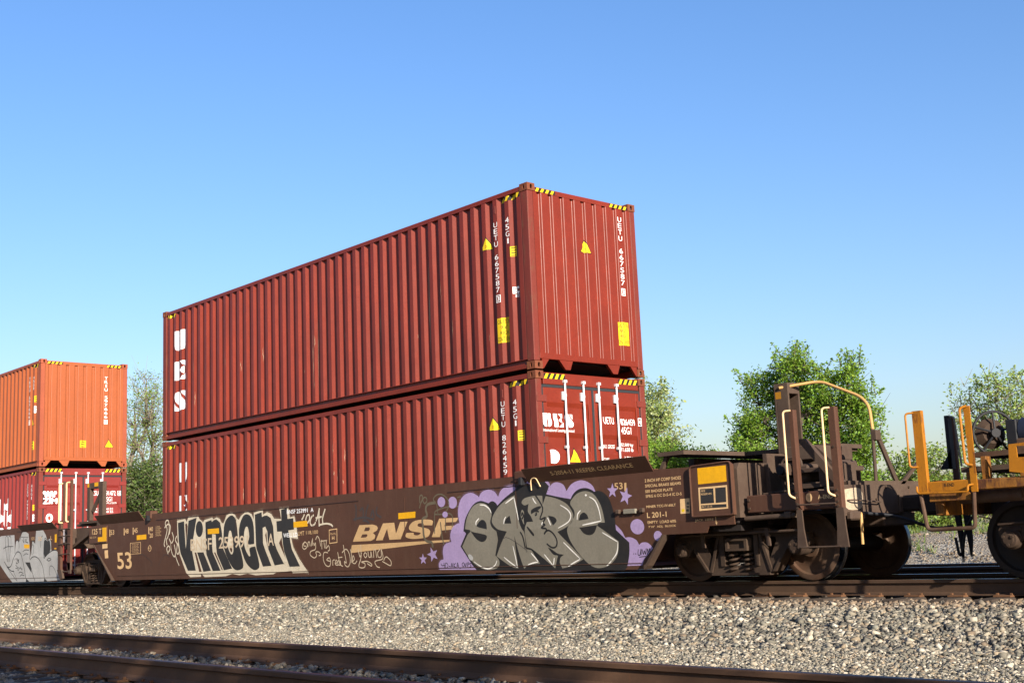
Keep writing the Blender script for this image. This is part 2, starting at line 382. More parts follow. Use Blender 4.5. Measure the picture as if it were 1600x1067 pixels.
def container(label, xr, z0, H, kind, pm, post, code, right_side, end_spec, group):
    xl = xr-CL; ya, yb = -CW/2, CW/2; zt = z0+H; base = ((xl+xr)/2, 0, z0)
    t = empty('shipping_container', base, label, 'container', group)
    m, mp, mc = M[pm], M[post], M['casting'] if pm != 'orange' else M['orange_post']
    pts = side_breaks(xl, xr); g = corr(pts); zb, ztp = z0+.160, zt-.098
    for s, Y in ((1, ya), (-1, yb)):                     # corrugated side walls
        v = []; f = []
        for x, d in pts: v += [(x, Y+s*(.010+DEP*d), zb), (x, Y+s*(.010+DEP*d), ztp)]
        for i in range(len(pts)-1): f.append((2*i, 2*i+2, 2*i+3, 2*i+1))
        MB().add(v, f).build('side_wall', m, t)
        MB().prism([(Y+s*.006, zt-.10), (Y+s*.006, zt-.032), (Y+s*.02, zt-.025), (Y+s*.07, zt-.025), (Y+s*.07, zt-.10)], xl+.178, xr-.178, 'x').build('top_rail', mp if pm == 'orange' else m, t)
        MB().prism([(Y+s*.004, z0+.155), (Y+s*.004, z0+.163), (Y+s*.06, z0+.163), (Y+s*.06, z0+.02), (Y+s*.008, z0+.022), (Y+s*.004, z0+.075), (Y+s*.012, z0+.078), (Y+s*.05, z0+.085), (Y+s*.05, z0+.155)], xl+.178, xr-.178, 'x').build('bottom_rail', m, t)
    for x, sx in ((xr, -1), (xl, 1)):
        for y, sy in ((ya, 1), (yb, -1)):
            casting(t, mc, x, y, z0, sx, sy, False); casting(t, mc, x, y, zt, sx, sy, True)
            xa, xb = sorted((x+sx*.004, x+sx*.165)); y0_, y1_ = sorted((y+sy*.004, y+sy*.125))
            MB().cbox(xa, xb, y0_, y1_, z0+.118, zt-.118, c=.012).build('corner_post', mp, t)
    MB().box(xl+.06, xr-.06, ya+.07, yb-.07, zt-.05, zt-.03).build('roof', m, t)
    fl = MB().box(xl+.12, xr-.12, ya+.062, yb-.062, z0+.130, z0+.158)
    fl.build('floor', M['dark'], t)
    for k in range(0, 38, 1): pass
    # rear end (away from the viewer): plain
    MB().box(xl+.02, xl+.05, ya+.125, yb-.125, z0+.02, zt-.02).build('end_wall', m, t)
    S_side = Surf(lambda u, v, o: (u, ya+.010+DEP*g(u)-o, v), [p[0] for p in pts], [], [(pts[i][0], pts[i+1][0]) for i in range(len(pts)-1) if pts[i][1] == 0 and pts[i+1][1] == 0])
    # right end
    ye, yf = ya+.125, yb-.125
    if kind == 'front':
        n = 9; pit = (yf-ye-.02)/n; ep = [(ye, 0)]; y = ye+.02
        for i in range(n):
            a = ye+.01+pit*i+pit*.5
            ep += [(a-.052, 0), (a-.030, .92), (a-.024, 1), (a+.020, 1), (a+.026, .90), (a+.042, .14), (a+.052, 0)]
        ep.append((yf, 0)); ge = corr(ep); v = []; f = []
        for y, d in ep: v += [(xr-.012-.036*d, y, z0+.245), (xr-.012-.036*d, y, zt-.115)]
        for i in range(len(ep)-1): f.append((2*i, 2*i+2, 2*i+3, 2*i+1))
        MB().add(v, f).build('end_wall', m, t)
        MB().prism([(xr-.008, zt-.125), (xr-.008, zt-.055), (xr-.05, zt-.045), (xr-.11, zt-.045), (xr-.11, zt-.125)], ya+.165, yb-.165, 'y').build('end_header', m, t)
        MB().cbox(xr-.10, xr-.008, ya+.128, yb-.128, z0+.158, z0+.248, c=.004).build('end_sill', m, t)
        for s, y in ((1, ya), (-1, yb)): MB().prism([(y+s*.165, z0+.156), (y+s*.165, z0+.01), (y+s*.19, z0+.01), (y+s*.31, z0+.156)], xr-.05, xr-.010, 'x').build('gusset', m, t)
        for s in (-1, 1):
            c = s*.53; MB().prism([(c-.16, z0+.156), (c+.13, z0+.156), (c+.07, z0+.015), (c-.03, z0+.015)], xr-.06, xr-.012, 'x').build('sill_tab', m, t)
        MB().box(xr-1.2, xr-1.15, ya+.07, yb-.07, z0+.01, z0+.128).build('floor_beam', M['dark'], t)
        S_end = Surf(lambda u, v, o: (xr-.012-.036*ge(u)+o, u, v), [p[0] for p in ep], [], [(ep[i][0], ep[i+1][0]) for i in range(1, len(ep)-2) if ep[i][1] == 0 and ep[i+1][1] == 0])
        S_head = Surf(lambda u, v, o: (xr-.008+o, u, v))
        hazard('hazard_stripe', S_head, ye+.05, ye+.48, zt-.118, zt-.060, t); hazard('hazard_stripe', S_head, yf-.48, yf-.05, zt-.118, zt-.060, t)
    else:
        MB().cbox(xr-.10, xr-.006, ya+.165, yb-.165, zt-.20, zt-.02, c=.006).build('door_header', m, t)
        MB().cbox(xr-.10, xr-.006, ya+.165, yb-.165, z0+.02, z0+.16, c=.006).build('door_sill', m, t)
        for y, s in ((ya+.127, 1), (yb-.127, -1)): MB().box(xr-.06, xr-.022, *sorted((y, y+s*.028)), z0+.165, zt-.205).build('gasket', M['gasket'], t)
        MB().box(xr-.06, xr-.018, ye+.03, yf-.03, zt-.245, zt-.203).build('gasket', M['gasket'], t)
        MB().box(xr-.06, xr-.016, -.022, .022, z0+.165, zt-.246).build('gasket', M['gasket'], t)
        dz0, dz1 = z0+.17, zt-.248; hh = dz1-dz0
        prof = [(dz0, 0), (dz0+.08, 0)]
        for k in range(5):
            a = dz0+.08+(hh-.16)*(k+.12)/5; b_ = dz0+.08+(hh-.16)*(k+.62)/5
            prof += [(a-.035, 0), (a+.035, 1), (b_-.035, 1), (b_+.035, 0)]
        prof += [(dz1-.03, 0), (dz1, 0)]; gd = corr(prof)
        for s in (-1, 1):
            y0_, y1_ = (ye+.032, -.026) if s < 0 else (.026, yf-.032)
            v = []; f = []
            for z, d in prof: v += [(xr-.019-.024*d, y0_+.07, z), (xr-.019-.024*d, y1_-.07, z)]
            for i in range(len(prof)-1): f.append((2*i, 2*i+1, 2*i+3, 2*i+2))
            door = MB().add(v, f).build('door', m, t)
            fr = MB()
            for a, b_ in ((y0_, y0_+.072), (y1_-.072, y1_)): fr.cbox(xr-.07, xr-.016, a, b_, dz0, dz1, c=.004)
            fr.build('door_frame', m, door)
            for k, yr in zip((.28, .72), RODS[:2] if s < 0 else RODS[2:]):
                MB().tube([(xr+.012, yr, z0+.05), (xr+.012, yr, zt-.13)], .017, 10).build('lock_rod', M['steel'], door, smooth=True)
                for zz in (z0+.30, z0+.95, z0+1.75, zt-.36):
                    MB().cbox(xr-.02, xr+.034, yr-.045, yr+.012, zz-.022, zz+.022, c=.003).build('rod_bracket', M['steel'], door)
                MB().cbox(xr-.016, xr+.022, yr-.065, yr-.020, zt-.43, zt-.30, c=.003).build('rod_bracket', M['steel'], door)
                MB().cbox(xr-.012, xr+.040, yr-.03, yr+.03, zt-.165, zt-.12, c=.003).build('rod_keeper', M['steel'], door)
                MB().cbox(xr+.012, xr+.035, yr-.02, yr+.36*(1 if k < .5 else -1), z0+1.05, z0+1.09, c=.003).build('lock_handle', M['steel'], door)
            for zz in (z0+.45, z0+1.15, z0+1.85, zt-.42):
                yh = ya+.01 if s < 0 else yb-.01
                MB().cbox(xr-.02, xr+.004, *sorted((yh, yh-s*.20)), zz-.05, zz+.05, c=.004).build('hinge', mp if pm != 'zim_red' else m, door)
        fb = [ye+.032, ye+.104, -.098, -.026, .026, .098, yf-.104, yf-.032]
        def dx_(u, v):
            fr_ = any(fb[i]-1e-4 <= u <= fb[i+1]+1e-4 for i in (0, 2, 4, 6)) or -.026 < u < .026 or u < fb[0] or u > fb[7]
            return xr-.014 if fr_ else xr-.019-.024*gd(v)
        S_end = Surf(lambda u, v, o: (dx_(u, v)+o, u, v), [x_+d_ for x_ in fb[1:-1] for d_ in (-.0005, .0005)], [p[0] for p in prof])
        S_head = Surf(lambda u, v, o: (xr-.006+o, u, v))
        hazard('hazard_stripe', S_head, ye+.05, ye+.50, zt-.115, zt-.035, t); hazard('hazard_stripe', S_head, yf-.50, yf-.05, zt-.115, zt-.035, t)
    hazard('hazard_stripe', S_side, xr-.66, xr-.18, zt-.185, zt-.112, t); hazard('hazard_stripe', S_side, xl+.20, xl+.62, zt-.185, zt-.112, t)
    code(t, S_side, S_end, xl, xr, z0, zt)
    return t
def triangle(t, S, cx, z0, sz, name='warning_label'):
    decal(name, poly_bm([[(cx-sz*.58, z0), (cx+sz*.58, z0), (cx+.02*sz, z0+sz), (cx-.02*sz, z0+sz)]]), S, 'black_print', t, .003)
    o = decal(name, poly_bm([[(cx-sz*.50, z0+sz*.05), (cx+sz*.50, z0+sz*.05), (cx, z0+sz*.92)]]), S, 'yellow_sign', t, .0042)
    decal(name, poly_bm([[(cx-.10*sz, z0+sz*.2), (cx+.12*sz, z0+sz*.2), (cx+.12*sz, z0+sz*.26), (cx-.1*sz, z0+sz*.26)], [(cx-.1*sz, z0+sz*.32), (cx+.1*sz, z0+sz*.32), (cx+.1*sz, z0+sz*.37), (cx-.1*sz, z0+sz*.37)]]), S, 'reflector_dull', t, .005)
    return o
def caution(t, S, u0, u1, v0, v1):
    decal('caution_panel', poly_bm([[(u0,v0),(u1,v0),(u1,v1),(u0,v1)]]), S, 'yellow_sign', t, .003)
    du, dv = u1-u0, v1-v0
    for s, a, b, w0, w1 in (('CAUTION', .76, .94, .06, .94), ("9'6\"", .54, .70, .3, .7), ('HIGH', .32, .48, .25, .75), ('CONTAINER', .06, .24, .04, .96)):
        text('lettering', s, S, (u0+du*w0, u0+du*w1, v0+dv*a, v0+dv*b), 'black_print', t, .0045)
def small_yellow(t, S, u0, u1, v0, v1, lines=3):
    decal('height_label', poly_bm([[(u0,v0),(u1,v0),(u1,v1),(u0,v1)]]), S, 'yellow_sign', t, .003)
    bm = poly_bm([[(u0+(u1-u0)*.15, v0+(v1-v0)*(k+.25)/lines), (u1-(u1-u0)*.15, v0+(v1-v0)*(k+.25)/lines), (u1-(u1-u0)*.15, v0+(v1-v0)*(k+.6)/lines), (u0+(u1-u0)*.15, v0+(v1-v0)*(k+.6)/lines)] for k in range(lines)])
    decal('height_label', bm, S, 'black_print', t, .0042)
def stack(t, S, body, u0, u1, v0, v1, mat='white'):    # letters one below another
    w0 = u1-u0; u0 = snap(S, u0, w0); u1 = u0+w0; n = len(body); h = (v1-v0)/n
    for k, ch in enumerate(body):
        if ch == ' ': continue
        z1 = v1-k*h; a, b = (u0, u1) if ch not in '1I' else (u0+(u1-u0)*.35, u0+(u1-u0)*.75)
        text('lettering', ch, S, (a, b, z1-h*.78, z1), mat, t, .003, bold=-.004)
def snap(S, u, w_=.085):                 # nearest outward flat of the ribs
    c = S.flats; return min(((a+b)/2-w_/2 for a, b in c), key=lambda q: abs(q-u)) if c else u
def boxed_digit(t, S, ch, u0, u1, v0, v1):
    w0 = u1-u0; u0 = snap(S, u0, w0); u1 = u0+w0; du, dv = u1-u0, v1-v0
    decal('lettering', poly_bm([([(u0,v0),(u1,v0),(u1,v1),(u0,v1)], [[(u0+du*.12,v0+dv*.08),(u1-du*.12,v0+dv*.08),(u1-du*.12,v1-dv*.08),(u0+du*.12,v1-dv*.08)]])]), S, 'white', t, .003)
    text('lettering', ch, S, (u0+du*.25, u1-du*.25, v0+dv*.2, v1-dv*.2), 'white', t, .003, bold=.02)
XR, Z1, HC = 0., .264, 2.896; Z2 = Z1+HC+.030
def sx(px, z): return xof(px, -1.21, z)
def scratches(t, S, lst):
    for x, za, zb_, wd in lst:
        n = 9; rr = random.Random(int(x*100)); L = []; Rt = []
        for k in range(n):
            q = k/(n-1); z = za+(zb_-za)*q; ww = wd*math.sin(math.pi*min(.97, max(.03, q)))*rr.uniform(.5, 1.2); cxx = x+rr.uniform(-.006, .006)
            L.append((cxx-ww/2, z)); Rt.append((cxx+ww/2, z))
        decal('scratch', poly_bm([L+Rt[::-1]]), S, 'bare_scratch', t, .002)
M['bare_scratch'] = paint('bare_scratch', (.56,.36,.24), .7, .3, .4, streak=0, bump=0)
def ues_upper(t, S, E, xl, xr, z0, zt):
    for ch, zz in (('U', 2.62), ('E', 3.72-1.6), ('S', 1.62)): pass
    for ch, pa, pb in (('U', 516, 547), ('E', 564, 593), ('S', 611, 641)):
        za, zb_ = at(280, pb, -1.21)[2], at(280, pa, -1.21)[2]
        decal('logo_letter', glyph_bm(ch, xl+.56, xl+1.0, za, zb_), S, 'white', t, .003)
    zt_, zb_ = at(782, 345, -1.21)[2], at(782, 458, -1.21)[2]
    x0 = xr-.725; stack(t, S, 'UETU 667587', x0, x0+.085, zb_, zt_)
    boxed_digit(t, S, '3', x0, x0+.10, zb_-.14, zb_-.02)
    x1 = xr-.455; stack(t, S, '45G1', x1, x1+.085, at(797, 382, -1.21)[2], at(797, 338, -1.21)[2])
    small_yellow(t, S, x1-.005, x1+.10, at(798, 401, -1.21)[2], at(798, 385, -1.21)[2], 4)
    text('lettering', 'EC', S, (x1+.01, x1+.12, at(801, 459, -1.21)[2], at(801, 448, -1.21)[2]), 'white', t, bold=.05)
    text('lettering', '82', S, (x1+.04, x1+.12, at(801, 465, -1.21)[2], at(801, 460, -1.21)[2]), 'white', t)
    triangle(t, S, xr-1.02, at(758, 392, -1.21)[2], .22); caution(t, S, xr-.83, xr-.55, at(782, 536, -1.21)[2], at(782, 497, -1.21)[2])
    MB().cbox(xr-.80, xr-.76, -1.214, -1.185, zt-.34, zt-.20, c=.008).build('vent', M['red_post'], t)
    yE = lambda px, z: yof(px, xr-.02, z)
    za, zb_ = atx(962, 338, xr)[2], atx(962, 446, xr)[2]
    ya_ = yE(958, (za+zb_)/2+.3)
    stack(t, E, 'UETU 667587', ya_, ya_+.085, zb_, za); boxed_digit(t, E, '3', ya_+.0, ya_+.09, zb_-.15, zb_-.03)
    zq = atx(915, 395, xr)[2]; triangle(t, E, yE(915, zq), zq, .22)
    caution(t, E, yE(963, 1.2+Z2), yE(963, 1.2+Z2)+.25, atx(972, 539, xr)[2], atx(972, 503, xr)[2])
    rs = random.Random(4)
    scratches(t, S, [(sx(489, 4.6), 3.6, 4.75, .02), (sx(494, 4.5), 3.5, 5.0, .02), (sx(591, 4.6), 3.75, 4.9, .022), (sx(667, 4.8), 3.8, 5.35, .035), (sx(564, 4), 3.5, 4.0, .014), (sx(577, 4), 3.5, 3.9, .012), (sx(508, 4), 3.45, 3.8, .012), (sx(625, 4.4), 3.6, 4.8, .010)])
    scratches(t, S, [(rs.uniform(xl+1, xr-1), a, a+rs.uniform(.05, .5), .008) for a in [rs.uniform(3.5, 4.6) for _ in range(26)]])
def ues_lower(t, S, E, xl, xr, z0, zt):
    for ch, pa, pb in (('U', 723, 753), ('E', 774, 805), ('S', 826, 856)):
        za, zb_ = at(284, pb, -1.21)[2], at(284, pa, -1.21)[2]
        decal('logo_letter', glyph_bm(ch, xl+.70, xl+1.14, za, zb_), S, 'white', t, .003)
    x0 = xr-.725; zt_, zb_ = at(785, 627, -1.21)[2], at(787, 744, -1.21)[2]
    stack(t, S, 'UETU 826459', x0, x0+.085, zb_, zt_); boxed_digit(t, S, '4', x0, x0+.10, zb_-.14, zb_-.02)
    x1 = xr-.455; stack(t, S, '45G1', x1, x1+.085, at(804, 668, -1.21)[2], at(804, 624, -1.21)[2])
    small_yellow(t, S, x1-.005, x1+.10, at(805, 689, -1.21)[2], at(805, 673, -1.21)[2], 4)
    text('lettering', 'EC', S, (x1+.03, x1+.14, at(808, 750, -1.21)[2], at(808, 740, -1.21)[2]), 'white', t, bold=.05)
    triangle(t, S, xr-1.02, at(765, 674, -1.21)[2], .22)
    MB().cbox(xr-.80, xr-.76, -1.214, -1.185, zt-.34, zt-.20, c=.008).build('vent', M['red_post'], t)
    X = xr-.02; yE = lambda px, z: yof(px, X, z); zE = lambda px, py: atx(px, py, X)[2]
    za, zb_ = zE(850, 666), zE(850, 645); zm = (za+zb_)/2
    for ch, p0, p1 in (('U', 848, 862), ('E', 866, 880), ('S', 883, 896)):
        decal('logo_letter', glyph_bm(ch, yE(p0, zm), yE(p1, zm), za, zb_), E, 'white', t, .004)
    text('lettering', 'International Leasing Limited', E, (yE(848, zm-.12), yE(897, zm-.12), zE(850, 675), zE(850, 669)), 'white', t, .004)
    b = lambda s, p0, p1, y0_, y1_, **k: text('lettering', s, E, (yE(p0, zE(p0, (y0_+y1_)/2)), yE(p1, zE(p0, (y0_+y1_)/2)), zE(p0, y1_), zE(p0, y0_)), 'white', t, .004, **k)
    b('UETU', 944, 960, 651, 662); b('826459', 970.5, 993, 654, 664); b('45G1', 970.5, 986, 667, 678)
    z_ = zE(997, 659); boxed_digit(t, E, '4', yE(996.5, z_), yE(1002, z_), z_-.07, z_+.06)
    for s, p0, p1, y0_, y1_ in (('MAX. GROSS', 942, 962, 694, 700), ('32.500 kg', 971, 991, 692, 698), ('71.650 lb', 971, 991, 699, 705), ('TARE', 944, 952, 715, 720), ('3.700 kg', 975, 991, 713, 718)): b(s, p0, p1, y0_, y1_, shear=.25)
    zc = zE(867, 713); yc = yE(867, zc); decal('lettering', poly_bm([smooth([(yc-.085,zc-.10),(yc-.085,zc-.10),(yc+.02,zc-.10),(yc+.09,zc-.04),(yc+.09,zc+.04),(yc+.02,zc+.10),(yc-.085,zc+.10),(yc-.085,zc+.10)], True, 4)]), E, 'white', t, .004)
    text('lettering', 'PSK', E, (yc-.05, yc+.045, zc-.03, zc+.03), 'red_print', t, .006)
    zq = zE(899, 723); triangle(t, E, yE(899, zq), zq, .23)
    rs = random.Random(9); scratches(t, S, [(rs.uniform(xl+.6, xr-1), a, a+rs.uniform(.04, .25), .010) for a in [rs.uniform(1.6, 2.4) for _ in range(34)]])
def triu_upper(t, S, E, xl, xr, z0, zt):
    X = xr-.02; yE = lambda px, z: yof(px, X, z); zE = lambda px, py: atx(px, py, X)[2]
    za, zb_ = zE(171, 589), zE(171, 655); y0_ = yE(169, (za+zb_)/2); stack(t, E, 'TRIU 597666', y0_, y0_+.085, zb_, za); boxed_digit(t, E, '0', y0_, y0_+.1, zb_-.14, zb_-.02)
    z_ = zE(129, 699); y_ = yE(124.5, z_); small_yellow(t, E, y_, y_+.17, z_, zE(129, 688), 3); z_ = zE(170, 699); triangle(t, E, yE(170, z_), z_, .23)
    zc, zd = at(46, 590, -1.21)[2], at(46, 655, -1.21)[2]; x0 = xr-.72; stack(t, S, 'TRIU 597666', x0, x0+.085, zd, zc); boxed_digit(t, S, '0', x0, x0+.1, zd-.16, zd-.02)
    x1 = xr-.45; stack(t, S, '45G1', x1, x1+.085, at(53, 610, -1.21)[2], at(53, 588, -1.21)[2]); small_yellow(t, S, x1, x1+.10, at(51, 629, -1.21)[2], at(51, 619, -1.21)[2], 3)
    text('lettering', 'EC', S, (x1, x1+.1, at(50, 646, -1.21)[2], at(50, 635, -1.21)[2]), 'white', t, bold=.05)
    triangle(t, S, xr-.56, at(50, 665, -1.21)[2], .22); small_yellow(t, S, xr-.62, xr-.44, at(48, 703, -1.21)[2], at(48, 690, -1.21)[2], 3)
def zim_lower(t, S, E, xl, xr, z0, zt):
    X = xr-.02; yE = lambda px, z: yof(px, X, z); zE = lambda px, py: atx(px, py, X)[2]
    for k in range(4): z_ = zE(69, 769.5); decal('logo_dot', poly_bm([oval(yE(69.3+5.9*k, z_), z_, .046, .046, 6)]), E, 'white', t, .004)
    for k in range(3): z_ = zE(72, 774.3); decal('logo_dot', poly_bm([oval(yE(72+5.9*k, z_), z_, .046, .046, 6)]), E, 'white', t, .004)
    b = lambda s, p0, p1, y0_, y1_, **k: text('lettering', s, E, (yE(p0, zE(p0, (y0_+y1_)/2)), yE(p1, zE(p0, (y0_+y1_)/2)), zE(p0, y1_), zE(p0, y0_)), 'white', t, .004, **k)
    b('ZIM', 66.5, 89.5, 778, 787, bold=.035); b('ZCSU', 141, 154, 766.5, 774); b('791472', 163, 181, 766.5, 774); b('45G1', 163, 175, 776, 783); b('zim.com', 163, 182, 783.5, 787)
    for p0, y0_ in ((146, 793), (164, 793), (146, 797.5), (164, 797.5), (164, 805)): b('MAX 32.5', p0, p0+13, y0_, y0_+3.5, shear=.2)
    z_ = zE(185, 770); boxed_digit(t, E, '0', yE(184, z_), yE(188.5, z_), z_-.07, z_+.06)
    z_ = zE(77, 809); yc = yE(77, z_); decal('lettering', poly_bm([oval(yc, z_, .095, .115, 16)]), E, 'white', t, .004); decal('lettering', poly_bm([oval(yc, z_, .04, .06, 10)]), E, 'red_print', t, .0055)
    zs = lambda px, py: at(px, py, -1.21)[2]; x0 = xr-.72
    stack(t, S, 'ZCSU 791472', x0, x0+.085, zs(41, 812), zs(41, 757)); x1 = xr-.42; stack(t, S, '45G1', x1, x1+.085, zs(47, 782), zs(47, 757)); small_yellow(t, S, x1-.02, x1+.08, zs(46, 798), zs(46, 789), 3)
    text('lettering', 'EC', S, (x1-.02, x1+.08, zs(45, 815), zs(45, 804)), 'white', t, bold=.05)
    for px, py in ((8, 792), (3, 810), (13, 810), (-6, 792), (-9, 810)):
        xc = xof(px, -1.21, zs(px, py)); z_ = zs(px, py); r_ = .22
        decal('logo_dot', poly_bm([[(xc-r_, z_+.2), (xc, z_+.06), (xc+r_, z_+.24), (xc+r_, z_-.24), (xc, z_-.06), (xc-r_, z_-.2)]]), S, 'white', t, .003)
    za, zb_ = zs(6, 842), zs(6, 824); xm = xof(15, -1.21, za); text('logo_letter', 'ZIM', S, (xm-2.1, xm, za, zb_), 'white', t, bold=.07)
GRP = 'containers stacked two high in the well wagons'
container('upper dark red container with blank ribbed end, on top of the middle stack', XR, Z2, HC, 'front', 'red', 'red_post', ues_upper, None, None, GRP)
container('lower dark red container with silver door rods and UES lettering, in the middle wagon', XR, Z1, HC, 'door', 'red', 'red_post', ues_lower, None, None, GRP)
container('orange container with TRIU numbers, on top of the left-hand stack', -19.27, 3.165, 2.87, 'front', 'orange', 'orange_post', triu_upper, None, None, GRP)
container('dark red container with white ZIM lettering on its doors, under the orange container', -19.27, .255, 2.88, 'door', 'zim_red', 'red_post', zim_lower, None, None, GRP)

nop = lambda *a: None
container('red container on the yellow wagon just beyond the right edge, upper of its stack', 22.1, Z2, HC, 'front', 'red', 'red_post', nop, None, None, GRP)
container('red container on the yellow wagon just beyond the right edge, lower of its stack', 22.1, Z1, HC, 'door', 'red', 'red_post', nop, None, None, GRP)
# ---------------------------------------------------------------- well wagons
YS = -1.45; ZF = .80
def fold(z): return YS+max(0, ZF-z)*.085
SIDE = Surf(lambda u, v, o: (u, fold(v)-o, v), [], [ZF])
def cs(px, py): p = at(px, py, YS); return (p[0], p[2])
def sheet(name, outline, parent, m, thick=.016, mirror=False):
    bm = poly_bm([outline]); lay(bm, SIDE, 0)
    bmesh.ops.remove_doubles(bm, verts=bm.verts, dist=1e-5); bmesh.ops.recalc_face_normals(bm, faces=bm.faces)
    n = bm.faces[:][0].normal.y
    if n > 0: bmesh.ops.reverse_faces(bm, faces=bm.faces[:])
    bmesh.ops.solidify(bm, geom=bm.faces[:], thickness=thick)
    if mirror:
        for v in bm.verts: v.co.y = -v.co.y
    o = org(parent)
    for v in bm.verts: v.co -= Vector(o)
    bmesh.ops.recalc_face_normals(bm, faces=bm.faces); me = bpy.data.meshes.new(name); bm.to_mesh(me); bm.free()
    return link(name, me, m, parent)
_cache = {}
def shared(key, fn):
    if key not in _cache: _cache[key] = fn()
    return _cache[key]
def put(name, key, fn, m, parent, loc=(0,0,0), rot=None, smooth=True):
    me = shared(key, fn); o = bpy.data.objects.new(name, me); COL.objects.link(o)
    if not me.materials:
        for q in (m if isinstance(m, list) else [m]): me.materials.append(q)
        if smooth:
            me.polygons.foreach_set('use_smooth', [True]*len(me.polygons))
            try: me.set_sharp_from_angle(angle=R(38))
            except Exception: pass
    o.parent = parent; o.location = loc
    if rot: o.rotation_euler = rot
    return o
WR = .419
def wheel_mesh():
    mb = MB(); r = WR
    mb.lathe_y([(.09, -.085), (.13, -.085), (.15, -.055), (.26, -.012), (.335, -.030), (.350, -.058), (.352, -.066), (r-.012, -.066), (r-.003, -.060)], 56)
    mb.m = 1; mb.lathe_y([(r-.003, -.060), (r, -.052), (r+.002, .040), (r+.012, .052), (r+.026, .060)], 56)
    mb.m = 0; mb.lathe_y([(r+.026, .060), (r+.024, .074), (r-.02, .078), (.35, .070), (.335, .045), (.26, .030), (.15, .05), (.13, .085), (.09, .085)], 56)
    return mb.mesh('wheel')
def frame_mesh():
    out = [(-1.06,.50),(-1.02,.585),(-.62,.60),(-.45,.665),(.45,.665),(.62,.60),(1.02,.585),(1.06,.50),(1.04,.435),(.99,.50),(.79,.50),(.745,.40),(.70,.36),(.52,.13),(.46,.10),(-.46,.10),(-.52,.13),(-.70,.36),(-.745,.40),(-.79,.50),(-.99,.50),(-1.04,.435)]
    h0 = [(-.235,.205),(.235,.205),(.235,.47),(.255,.56),(.20,.585),(-.20,.585),(-.255,.56),(-.235,.47)]
    h1 = [(.345,.555),(.42,.575),(.555,.545),(.565,.50),(.45,.275),(.40,.28),(.345,.36)]; h2 = [(-x, z) for x, z in reversed(h1)]
    mb = MB().prism(out, -.055, .055, 'y', [h0, h1, h2])
    mb.box(-.46, .46, -.085, .085, .085, .115); mb.box(-.3, -.235, -.08, .08, .2, .60); mb.box(.235, .3, -.08, .08, .2, .60)
    for s in (-1, 1): mb.prism([(s*.30,.60),(s*.34,.60),(s*.50,.12),(s*.46,.12)], -.075, .075, 'y'); mb.prism([(s*.60,.585),(s*1.04,.57),(s*1.04,.59),(s*.60,.605)], -.085, .085, 'y'); mb.prism([(s*.50,.13),(s*.54,.13),(s*.74,.40),(s*.70,.40)], -.085, .085, 'y')
    return mb.mesh('side_frame')
def spring_mesh(R_=.062, z0=.115, z1=.385, turns=4.6, r=.0145):
    n = 84; pts = [(R_*math.cos(2*math.pi*turns*k/n), R_*math.sin(2*math.pi*turns*k/n), z0+(z1-z0)*k/n) for k in range(n+1)]
    return MB().tube(pts, r, 7).mesh('spring')
def bearing_mesh():
    mb = MB().lathe_y([(0, -.115), (.055, -.115), (.060, -.105), (.085, -.100), (.092, -.09), (.092, -.02), (.105, -.01), (.105, .13), (.09, .14), (0, .14)], 28)
    return mb.mesh('bearing')
def adapter_mesh():
    mb = MB().cbox(-.105, .105, -.07, .09, .085, .125, c=.008); mb.cbox(-.125, -.09, -.06, .08, -.02, .11, c=.008); mb.cbox(.09, .125, -.06, .08, -.02, .11, c=.008); return mb.mesh('bearing_adapter')
